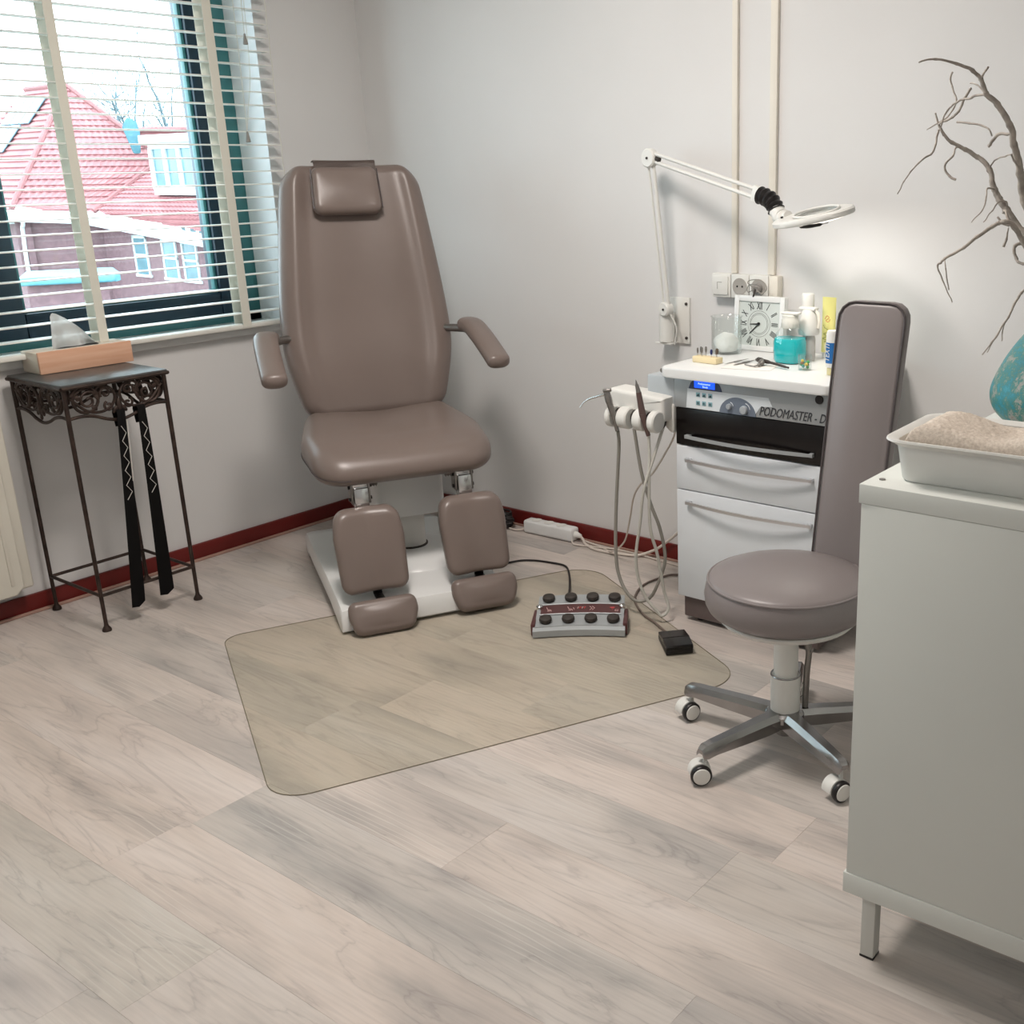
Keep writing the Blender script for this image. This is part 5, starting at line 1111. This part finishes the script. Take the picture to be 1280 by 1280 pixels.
# ------------------------------------------------------------------ foot controls and cables on the floor
fc = thing('chair_foot_control', 'silver foot control with eight dark round buttons on the floor mat', 'foot control', (-2.078, 2.405, 0.0026), math.radians(36))
def arcpanel(y0, y1, z0, z1, hw_, th, arc=0.012, n=14, skirt=True):
    b = new(); T = []
    for i in range(n+1):
        x = -hw_+2*hw_*i/n; dy = arc*(1-(x/hw_)**2); T.append([(x, y0+dy, z0), (x, y1+dy, z1)])
    top = [[b.verts.new(p) for p in r] for r in T]; bot = [[b.verts.new((p[0], p[1], p[2]-th)) for p in r] for r in T]
    for i in range(n):
        b.faces.new((top[i][0], top[i+1][0], top[i+1][1], top[i][1])); b.faces.new((bot[i][0], bot[i][1], bot[i+1][1], bot[i+1][0]))
        b.faces.new((top[i][0], bot[i][0], bot[i+1][0], top[i+1][0])); b.faces.new((top[i][1], top[i+1][1], bot[i+1][1], bot[i][1]))
    for i in (0, n): b.faces.new((top[i][0], top[i][1], bot[i][1], bot[i][0]))
    return b
FY0, FY1 = -0.085, 0.100
def fz(y): return 0.030+(y-FY0)/(FY1-FY0)*0.032
obj('front_lip', arcpanel(FY0-0.006, FY0+0.010, 0.022, 0.030, 0.142, 0.020), SILV, fc)
obj('top_plate', arcpanel(FY0+0.008, FY1, 0.031, 0.062, 0.137, 0.028), SILV, fc)
lp = obj('label_strip', arcpanel(-0.012, 0.040, fz(-0.012)+0.002, fz(0.040)+0.002, 0.125, 0.003), MAR, fc)
for yy in (-0.014, 0.042):
    b = new(); tube(b, [(x, yy+0.012*(1-(x/0.142)**2), fz(yy)+0.002) for x in [-0.128+0.256*i/14 for i in range(15)]], 0.0024, 7); obj('trim_bar', b, SILV, fc)
for sx in (-1, 1):
    b = new(); box(b, (sx*0.142-0.007, -0.075, 0.001), (sx*0.142+0.007, 0.045, 0.040), 0.004); obj('side_cheek', b, MAR, fc)
    b = new(); cyl(b, (sx*0.130, 0.030, 0.040), (sx*0.130, 0.030, 0.060), 0.011, n=20, bev=0.003); obj('corner_post', b, CHR, fc)
for yy in (-0.050, 0.072):
    for i in range(4):
        x = -0.105+0.070*i; dy = 0.012*(1-(x/0.142)**2); z = fz(yy)
        b = new(); lathe(b, [(0, 0.018), (0.013, 0.018), (0.0185, 0.015), (0.020, 0.010), (0.020, 0.006), (0.017, 0.003), (0.016, -0.004), (0, -0.004)], 22, Matrix.Translation((x, yy+dy, z)) @ Matrix.Rotation(math.radians(9.8), 4, 'X')); obj('foot_button', b, RUB, fc)
PINK = mat('label_ink_pink', (214, 176, 172), 0.5); REDI = mat('label_ink_red', (214, 60, 66), 0.5)
def ico(x, lines, m, nm='pictogram'):
    b = new(); y0_ = 0.014; dy = 0.012*(1-(x/0.142)**2)
    for q in lines: tube(b, [(x+a, y0_+dy+c, fz(y0_+c)+0.0028) for a, c in q], 0.0011, 4)
    obj(nm, b, m, lp)
seatl = [[(-0.008, 0.010), (-0.004, -0.002), (0.006, -0.004)], [(0.006, -0.004), (0.008, -0.012)], [(-0.004, -0.010), (0.004, -0.010)]]
ico(-0.100, seatl, PINK); ico(-0.034, seatl+[[(0.010, 0.004), (0.014, -0.006)]], PINK)
ico(0.034, [[(-0.006, 0.010), (0.002, 0.0), (-0.006, -0.010)], [(0.002, 0.010), (0.010, 0.0), (0.002, -0.010)]], PINK)
ico(0.100, [[(-0.008, 0.006), (0.008, 0.006)], [(-0.005, 0.002), (0.005, 0.002)], [(-0.002, -0.006), (0.002, -0.006)]], REDI)
ico(0.112, [[(-0.003, -0.014), (0.006, -0.014), (0.006, -0.006), (-0.003, -0.006), (-0.003, -0.014)]], PINK)
for k in range(4): ico(-0.010+0.007*k, [[(0, 0.006), (0, -0.002)], [(0, 0.006), (0.004, 0.006)]], REDI if k % 2 else PINK)

pd = thing('foot_pedal', 'small black foot pedal at the right corner of the floor mat', 'foot pedal', (-1.742, 2.446, 0.0026), math.radians(47))
b = new(); box(b, (-0.041, -0.060, 0), (0.041, 0.062, 0.018), 0.003); obj('pedal_base', b, BLK, pd)
b = new(); prism(b, [(-0.063, 0.018), (0.060, 0.018), (0.060, 0.026), (0.0, 0.032), (-0.010, 0.034), (-0.060, 0.030), (-0.063, 0.026)], -0.041, 0.041, 0.002, Matrix(((0, 0, 1, 0), (1, 0, 0, 0), (0, 1, 0, 0), (0, 0, 0, 1)))); obj('tread', b, BLKG, pd, 30)
b = new(); box(b, (-0.041, -0.006, 0.0315), (0.041, -0.002, 0.0345), 0.001); obj('tread_ridge', b, BLK, pd)

CABB = mat('black_cable', (30, 24, 24), 0.5, var=0.1); CABT = mat('taupe_cable', (112, 98, 90), 0.5, var=0.05)
cable([(-2.80, 2.42, 0.008), (-2.707, 2.552, 0.005), (-2.662, 2.711, 0.005), (-2.612, 2.764, 0.005), (-2.533, 2.785, 0.005), (-2.47, 2.784, 0.006), (-2.406, 2.732, 0.008), (-2.29, 2.60, 0.016), (-2.215, 2.495, 0.030)], 0.0038, CABB, 'foot_control_cable', 'black cable on the floor from the chair base to the silver foot control', cat='cable')
cable([(-1.95, 2.98, 0.004), (-2.084, 2.934, 0.005), (-2.113, 2.878, 0.005), (-2.121, 2.799, 0.005), (-2.099, 2.725, 0.005), (-2.052, 2.654, 0.005), (-1.965, 2.582, 0.0065), (-1.897, 2.55, 0.0065), (-1.833, 2.513, 0.0075), (-1.785, 2.488, 0.014)], 0.0038, CABT, 'pedal_cable', 'taupe cable looping on the floor to the black foot pedal', cat='cable')
ps = thing('power_strip', 'white power strip lying on the floor against the red skirting', 'power strip', (-2.745, 3.022, 0), math.radians(2))
b = new(); box(b, (-0.122, -0.026, 0.002), (0.122, 0.026, 0.054), 0.010, 4); obj('strip_body', b, WHT, ps)
b = new(); cyl(b, (0.118, 0, 0.028), (0.150, 0, 0.026), 0.015, 0.008, n=16, bev=0.002); obj('cable_gland', b, WHTM, ps)
for k in range(3):
    b = new(); lathe(b, [(0.019, 0.0), (0.021, 0.001), (0.019, 0.0018), (0.016, 0.0005), (0, 0.0004)], 24, Matrix.Translation((-0.07+0.062*k, 0, 0.054))); obj('outlet', b, WHTM, ps)
cable([(-2.600, 3.027, 0.026), (-2.585, 3.025, 0.016), (-2.56, 3.01, 0.006), (-2.50, 2.985, 0.006), (-2.43, 2.985, 0.006), (-2.38, 2.995, 0.006), (-2.319, 3.01, 0.008), (-2.28, 3.03, 0.02), (-2.235, 3.035, 0.045), (-2.18, 3.038, 0.09), (-2.12, 3.04, 0.14), (-2.0, 3.042, 0.2)], 0.005, WCAB, 'power_cable', 'thickest white cable curving from the power strip towards the drawer unit', cat='cable')
cable([(-2.62, 3.0, 0.012), (-2.59, 2.985, 0.006), (-2.50, 3.01, 0.005), (-2.42, 3.03, 0.005), (-2.33, 3.03, 0.005), (-2.20, 3.02, 0.005), (-2.0, 3.0, 0.005)], 0.0032, WCAB, 'power_cable', 'thin white cable lying flat along the skirting behind the hoses', cat='cable')
cb1 = [(-2.862, 3.02, 0.02), (-2.88, 3.0, 0.01), (-2.91, 2.99, 0.006), (-2.97, 3.0, 0.006), (-3.04, 3.02, 0.006)]
cable(cb1, 0.0035, WCAB, 'power_cable', 'short white cable leaving the left end of the power strip', cat='cable')
b = new()
for k in range(7):
    pts = []; ph = random.random()*6
    for i in range(14): a = ph+i*0.9; pts.append((-2.985+0.052*math.cos(a)*(0.6+0.5*random.random()), 3.0+0.035*math.sin(a)*(0.7+0.3*random.random()), 0.008+0.009*k+0.004*random.random()))
    tube(b, catmull(pts, 5), 0.0042, 6)
o = obj('cable_bundle', b, CABB); tag(o, 'tangled bundle of black cable behind the right leg rest', 'cable'); o['kind'] = 'stuff'

# ------------------------------------------------------------------ outside: brick house with red tiled hipped roofs across the street
OD = Vector((-0.88624, 0.46323, 0)); OE = Vector((0.46323, 0.88624, 0))
def W(a, d, z): return OE*a+OD*d+Vector((0, 0, z))
MO = Matrix(((OE.x, OD.x, 0, 0), (OE.y, OD.y, 0, 0), (0, 0, 1, 0), (0, 0, 0, 1)))
TILE = mat('red_roof_tile', (164, 112, 112), 0.75, var=0.16, scale=1.4, vcol=(146, 96, 98))
BRICK = mat('red_brick_wall', (128, 100, 104), 0.85, var=0.16, scale=6, bump=0.3, bscale=30)
OWH = mat('outdoor_white_paint', (196, 204, 204), 0.6, var=0.03)
OGL = mat('far_window_glass', (104, 140, 150), 0.2, var=0.2, scale=1.0)
SOL = mat('solar_panel', (112, 150, 168), 0.15, metal=0.2, var=0.12, scale=1.0)
house = thing('brick_house', 'brick house with pink-red tiled hipped roofs, dormer and solar panels across the street', 'house', tuple(W(0, 60, -7.5)))
HI = Matrix.Translation(house.location).inverted()
def hob(n, bm, m, par=house, sm=30):
    o = obj(n, bm, m, par, sm)
    if par is house: o.matrix_parent_inverse = HI
    return o
def face(bm, pts): return bm.faces.new([bm.verts.new(p) for p in pts])
def roof(name, poly, course=0.36, up=None, wave=0.30):
    """tiled roof plane: stepped courses with a rippled lower lip, clipped to a convex polygon"""
    P = [Vector(p) for p in poly]; n = (P[1]-P[0]).cross(P[2]-P[0]).normalized()
    if n.z < 0: n = -n
    dn = Vector((0, 0, -1)); dn = (dn-n*dn.dot(n)).normalized(); ac = n.cross(dn).normalized(); o = P[0]
    uv = [((p-o).dot(ac), (p-o).dot(dn)) for p in P]; v0 = min(v for _, v in uv); v1 = max(v for _, v in uv)
    def span(v):
        xs = []
        for i in range(len(uv)):
            (ua, va), (ub, vb) = uv[i], uv[(i+1) % len(uv)]
            if (va-v)*(vb-v) <= 0 and abs(va-vb) > 1e-9: t = (v-va)/(vb-va); xs.append(ua+(ub-ua)*t)
        return (min(xs), max(xs)) if len(xs) >= 2 else None
    bm = new(); v = v0+0.01
    while v < v1-0.02:
        w2 = min(v+course, v1-0.005); sa = span(v+0.001); sb = span(w2)
        if sa and sb and sb[1]-sb[0] > 0.05:
            k = max(2, int((sb[1]-sb[0])/(wave/4))); A = []; B = []; D = []
            for i in range(k+1):
                t = i/k; ua = sa[0]+(sa[1]-sa[0])*t; ub = sb[0]+(sb[1]-sb[0])*t; h = 0.035*math.sin(2*PI*ub/wave)
                A.append(bm.verts.new(o+ac*ua+dn*v+n*(0.005+h*0.6))); B.append(bm.verts.new(o+ac*ub+dn*(w2+0.02*math.sin(2*PI*ub/wave))+n*(0.075+h))); D.append(bm.verts.new(o+ac*ub+dn*w2-n*0.02))
            for i in range(k): bm.faces.new((A[i], A[i+1], B[i+1], B[i])); bm.faces.new((B[i], B[i+1], D[i+1], D[i]))
        v += course
    bmesh.ops.recalc_face_normals(bm, faces=bm.faces[:]); return hob('roof_slope', bm, TILE)
E1 = W(-3.43, 60, -0.11); E2 = W(-0.08, 60, -0.34); AP = W(-0.41, 65, 5.59); V3 = W(2.94, 62.4, 2.47); V2 = W(2.9, 61.7, 1.71)
E0 = W(-8.0, 70, -0.11); RL = AP+(E0-E1)*0.42
roof('front', [AP, E1, E2, V2, V3])
roof('left', [AP, E1, E0, RL])
E3 = W(3.93, 51, -1.0); E4 = W(6.2, 46, -1.35); W2 = W(6.6, 55, 3.1); VT = E2+(V2-E2)*1.5
roof('wing', [E2, E4, VT+(E4-E2)*0.75, VT], 0.34)
bm = new(); bk1 = [W(2.5, 63.5, 3.38), W(6.6, 57.5, 3.25), W(6.6, 57.2, 1.2), W(2.6, 63.0, 1.2)]; face(bm, bk1); bmesh.ops.solidify(bm, geom=bm.faces[:], thickness=0.1); hob('ridge_roof', bm, TILE)
RIDGE = mat('ridge_tile', (150, 100, 100), 0.8, var=0.15)
for p, q in ((AP, E1), (AP, V3), (V2, E2), (RL, AP), (W(2.5, 63.5, 3.42), W(6.6, 57.5, 3.28))):
    bm = new(); tube(bm, [p+Vector((0, 0, 0.07)), (p+q)/2+Vector((0, 0, 0.07)), q+Vector((0, 0, 0.07))], 0.13, 8); hob('ridge', bm, RIDGE)
def band(p, q, h0, h1, t, name, m):
    bm = new(); d = (q-p); nrm = Vector((-d.y, d.x, 0)).normalized()
    if nrm.dot(OD) > 0: nrm = -nrm
    pts = [p+Vector((0, 0, h0)), q+Vector((0, 0, h0)), q+Vector((0, 0, h1)), p+Vector((0, 0, h1))]
    f = [bm.verts.new(x+nrm*t) for x in pts]; g = [bm.verts.new(x) for x in pts]
    bm.faces.new(f); bm.faces.new(g)
    for i in range(4): bm.faces.new((f[i], f[(i+1) % 4], g[(i+1) % 4], g[i]))
    return hob(name, bm, m)
Fl = W(-8, 70, -0.15)
band(E0, E1, -0.62, -0.12, 0.5, 'fascia', OWH); band(E1+OE*-0.2, E2, -0.50, -0.06, 0.55, 'fascia', OWH); band(E2, E4, -0.52, -0.08, 0.5, 'fascia', OWH)
def wall(p, q, name='house_wall'):
    bm = new(); d = (q-p).normalized(); nrm = Vector((-d.y, d.x, 0))
    if nrm.dot(OD) < 0: nrm = -nrm
    a_, b_ = p+nrm*0.25, q+nrm*0.25
    pts = [(a_, -7.5), (b_, -7.5), (b_, q.z-0.4), (a_, p.z-0.4)]
    f = [bm.verts.new(Vector((x.x, x.y, z))) for x, z in pts]; g = [bm.verts.new(Vector((x.x, x.y, z))+nrm*0.3) for x, z in pts]
    bm.faces.new(f); bm.faces.new(g)
    for i in range(4): bm.faces.new((f[i], f[(i+1) % 4], g[(i+1) % 4], g[i]))
    return hob(name, bm, BRICK)
wall(E0, E1+(E1-E0).normalized()*0.3); wall(E1, E2+OE*0.9); wall(E2, E4)
# windows of the wing facade
dw = (E4-E2); dw.z = 0; dwn = dw.normalized(); nw = Vector((-dwn.y, dwn.x, 0))
if nw.dot(OD) > 0: nw = -nw
for (a0, d0, wd, z0, z1) in ((1.20, 57.4, 1.3, -3.05, -1.30), (2.30, 55.0, 1.3, -3.08, -1.36), (3.02, 53.4, 1.3, -3.10, -1.42)):
    # foot point on the wall
    t = ((W(a0, d0, 0)-E2).dot(dwn)); base_ = E2+dwn*t; base_.z = 0
    base_ -= nw*0.25
    M = T3((base_.x, base_.y, 0), dwn, (0, 0, 1))
    bm = new(); fw = 0.13
    sgn = 1 if (M.to_3x3() @ Vector((0, 0, 1))).dot(nw) > 0 else -1
    for (xa, xb, ya, yb) in ((0, fw, z0, z1), (wd-fw, wd, z0, z1), (0, wd, z1-fw, z1), (-0.1, wd+0.1, z0-0.12, z0), (0, wd, (z0+z1)/2-0.05, (z0+z1)/2+0.05)): box(bm, (xa, ya, -0.05), (xb, yb, 0.06), 0, 1, M)
    wf = hob('house_window', bm, OWH)
    bm = new(); box(bm, (fw, z0, -0.02), (wd-fw, z1-fw, 0.02), 0, 1, M); obj('pane', bm, OGL, wf).matrix_parent_inverse = Matrix.Identity(4)
# dormer
dm = [W(2.66, 57.5, 0), W(4.25, 54.2, 0)]; dd = (dm[1]-dm[0]); DL = dd.length; dd.normalize(); MD = T3((dm[0].x, dm[0].y, 0), dd, (0, 0, 1))
back_s = 1 if (MD.to_3x3() @ Vector((0, 0, 1))).dot(OD) > 0 else -1
bm = new(); box(bm, (0, 0.55, min(0.1*back_s, 5*back_s)), (DL, 2.70, max(0.1*back_s, 5*back_s)), 0, 1, MD); dmo = hob('dormer', bm, OWH)
bm = new(); box(bm, (-0.35, 2.70, min(-0.35*back_s, 5.2*back_s)), (DL+0.35, 3.05, max(-0.35*back_s, 5.2*back_s)), 0.02, 1, MD); hob('dormer_roof', bm, OWH)
bm = new(); z0f, z1f = 0.75, 2.60; k = 3; pw = (DL-0.2)/k
box(bm, (0, 0.45, -0.08), (DL, 0.80, 0.12), 0, 1, MD); box(bm, (0, 2.45, -0.08), (DL, 2.70, 0.12), 0, 1, MD)
for i in range(k+1): x = 0.05+(DL-0.1)*i/k; box(bm, (x-0.13, 0.7, -0.08), (x+0.13, 2.5, 0.12), 0, 1, MD)
hob('dormer_frame', bm, OWH)
for i in range(k):
    bm = new(); xa = 0.05+(DL-0.1)*i/k+0.13; xb = 0.05+(DL-0.1)*(i+1)/k-0.13; box(bm, (xa, 0.8, -0.03), (xb, 2.45, 0.03), 0, 1, MD); hob('dormer_pane', bm, OGL)
bm = new(); n = new(); prism(n, rpoly([(1.72, 3.55), (1.98, 3.98), (2.36, 3.80), (2.46, 3.3), (2.36, 2.32), (2.05, 2.32), (1.92, 2.8)], 0.1, 3), 60.9, 61.5, 0.03, Matrix(((1, 0, 0, 0), (0, 0, 1, 0), (0, 1, 0, 0), (0, 0, 0, 1)))); merge(bm, n, MO); hob('roof_vent', bm, mat('verdigris_metal', (66, 116, 128), 0.5, var=0.1))
# solar panels on the left slope
nl = (E1-AP).cross(E0-AP).normalized(); nl = nl if nl.z > 0 else -nl
dl = (Vector((0, 0, -1))-nl*Vector((0, 0, -1)).dot(nl)).normalized(); al = nl.cross(dl).normalized()
if al.dot(OE) > 0: al = -al
for (u0, v0_, nu_, nv_) in ((0.55, 0.75, 3, 2), (1.7, 4.5, 2, 2)):
    for i in range(nu_):
        for j in range(nv_):
            o_ = AP+al*(u0+i*1.12+j*0.0+ (0.45*(v0_+j*1.75)))+dl*(v0_+j*1.75)
            M = Matrix(((al.x, dl.x, nl.x, o_.x), (al.y, dl.y, nl.y, o_.y), (al.z, dl.z, nl.z, o_.z), (0, 0, 0, 1)))
            bm = new(); box(bm, (0, 0, 0.14), (1.05, 1.68, 0.20), 0.01, 1, M); hob('solar_panel', bm, SOL)
bm = new(); tube(bm, catmull([W(-3.05, 59.4, -0.6), W(-3.08, 59.55, -0.8), W(-3.15, 59.8, -1.1), W(-3.2, 59.8, -3.1), W(-2.9, 59.7, -3.4), W(-2.85, 59.8, -7.4)], 5), 0.09, 8); hob('downpipe', bm, OWH)
# shed in front
shed = thing('garden_shed', 'low shed with a teal roof in front of the brick house', 'shed', tuple(W(-1.2, 46, -7.5)))
SI = Matrix.Translation(shed.location).inverted()
bm = new(); prism(bm, rpoly([(-2.8, 44.6), (0.25, 44.6), (0.45, 45.2), (0.3, 48), (-2.7, 48)], 0.15, 4), -2.3, -2.02, 0.08, MO); o = obj('shed_roof', bm, mat('teal_roofing', (92, 148, 160), 0.45, var=0.1), shed); o.matrix_parent_inverse = SI
bm = new(); box(bm, (-2.5, 45.1, -7.5), (0.0, 47.6, -2.3), 0, 1, MO); o = obj('shed_wall', bm, BRICK, shed); o.matrix_parent_inverse = SI
bm = new(); box(bm, (-60, 6, -8.2), (60, 120, -7.5), 0, 1, MO); o = obj('street_ground', bm, mat('street_paving', (128, 122, 118), 0.9, var=0.1, scale=0.5)); o['kind'] = 'structure'
# bare tree behind the roofs
tree = thing('bare_tree', 'leafless tree standing behind the red roofs', 'tree', tuple(W(5.4, 78, -7.5)))
TI = Matrix.Translation(tree.location).inverted()
BK = mat('tree_bark', (110, 128, 134), 0.9, var=0.15)
rt = random.Random(11); bm = new()
def grow(p, d, L, r, lv):
    pts = [p]; q = Vector(p); dd_ = Vector(d)
    for i in range(4): dd_ = (dd_+Vector((rt.uniform(-.18, .18), rt.uniform(-.18, .18), rt.uniform(-.05, .15)))).normalized(); q = q+dd_*L/4; pts.append(q.copy())
    tube(tw_bm if lv > 2 else bm, pts, [r, r*0.6], 5 if lv < 3 else 3)
    if lv >= 4: return
    for k in range(5 if lv else 9):
        i = rt.choice((2, 3, 4)); a = rt.uniform(0, 2*PI); sd = frame_z(dd_); nd = (dd_*rt.uniform(0.5, 1.0)+(sd[0]*math.cos(a)+sd[1]*math.sin(a))*rt.uniform(0.5, 0.9)).normalized()
        grow(pts[i], nd, L*rt.uniform(0.5, 0.72), r*0.5, lv+1)
tw_bm = new()
grow(W(5.4, 78, -7.5), Vector((0, 0, 1)), 8.2, 0.26, 0)
o = obj('trunk', bm, BK, tree); o.matrix_parent_inverse = TI
o = obj('twigs', tw_bm, BK, tree); o.matrix_parent_inverse = TI; o['kind'] = 'stuff'
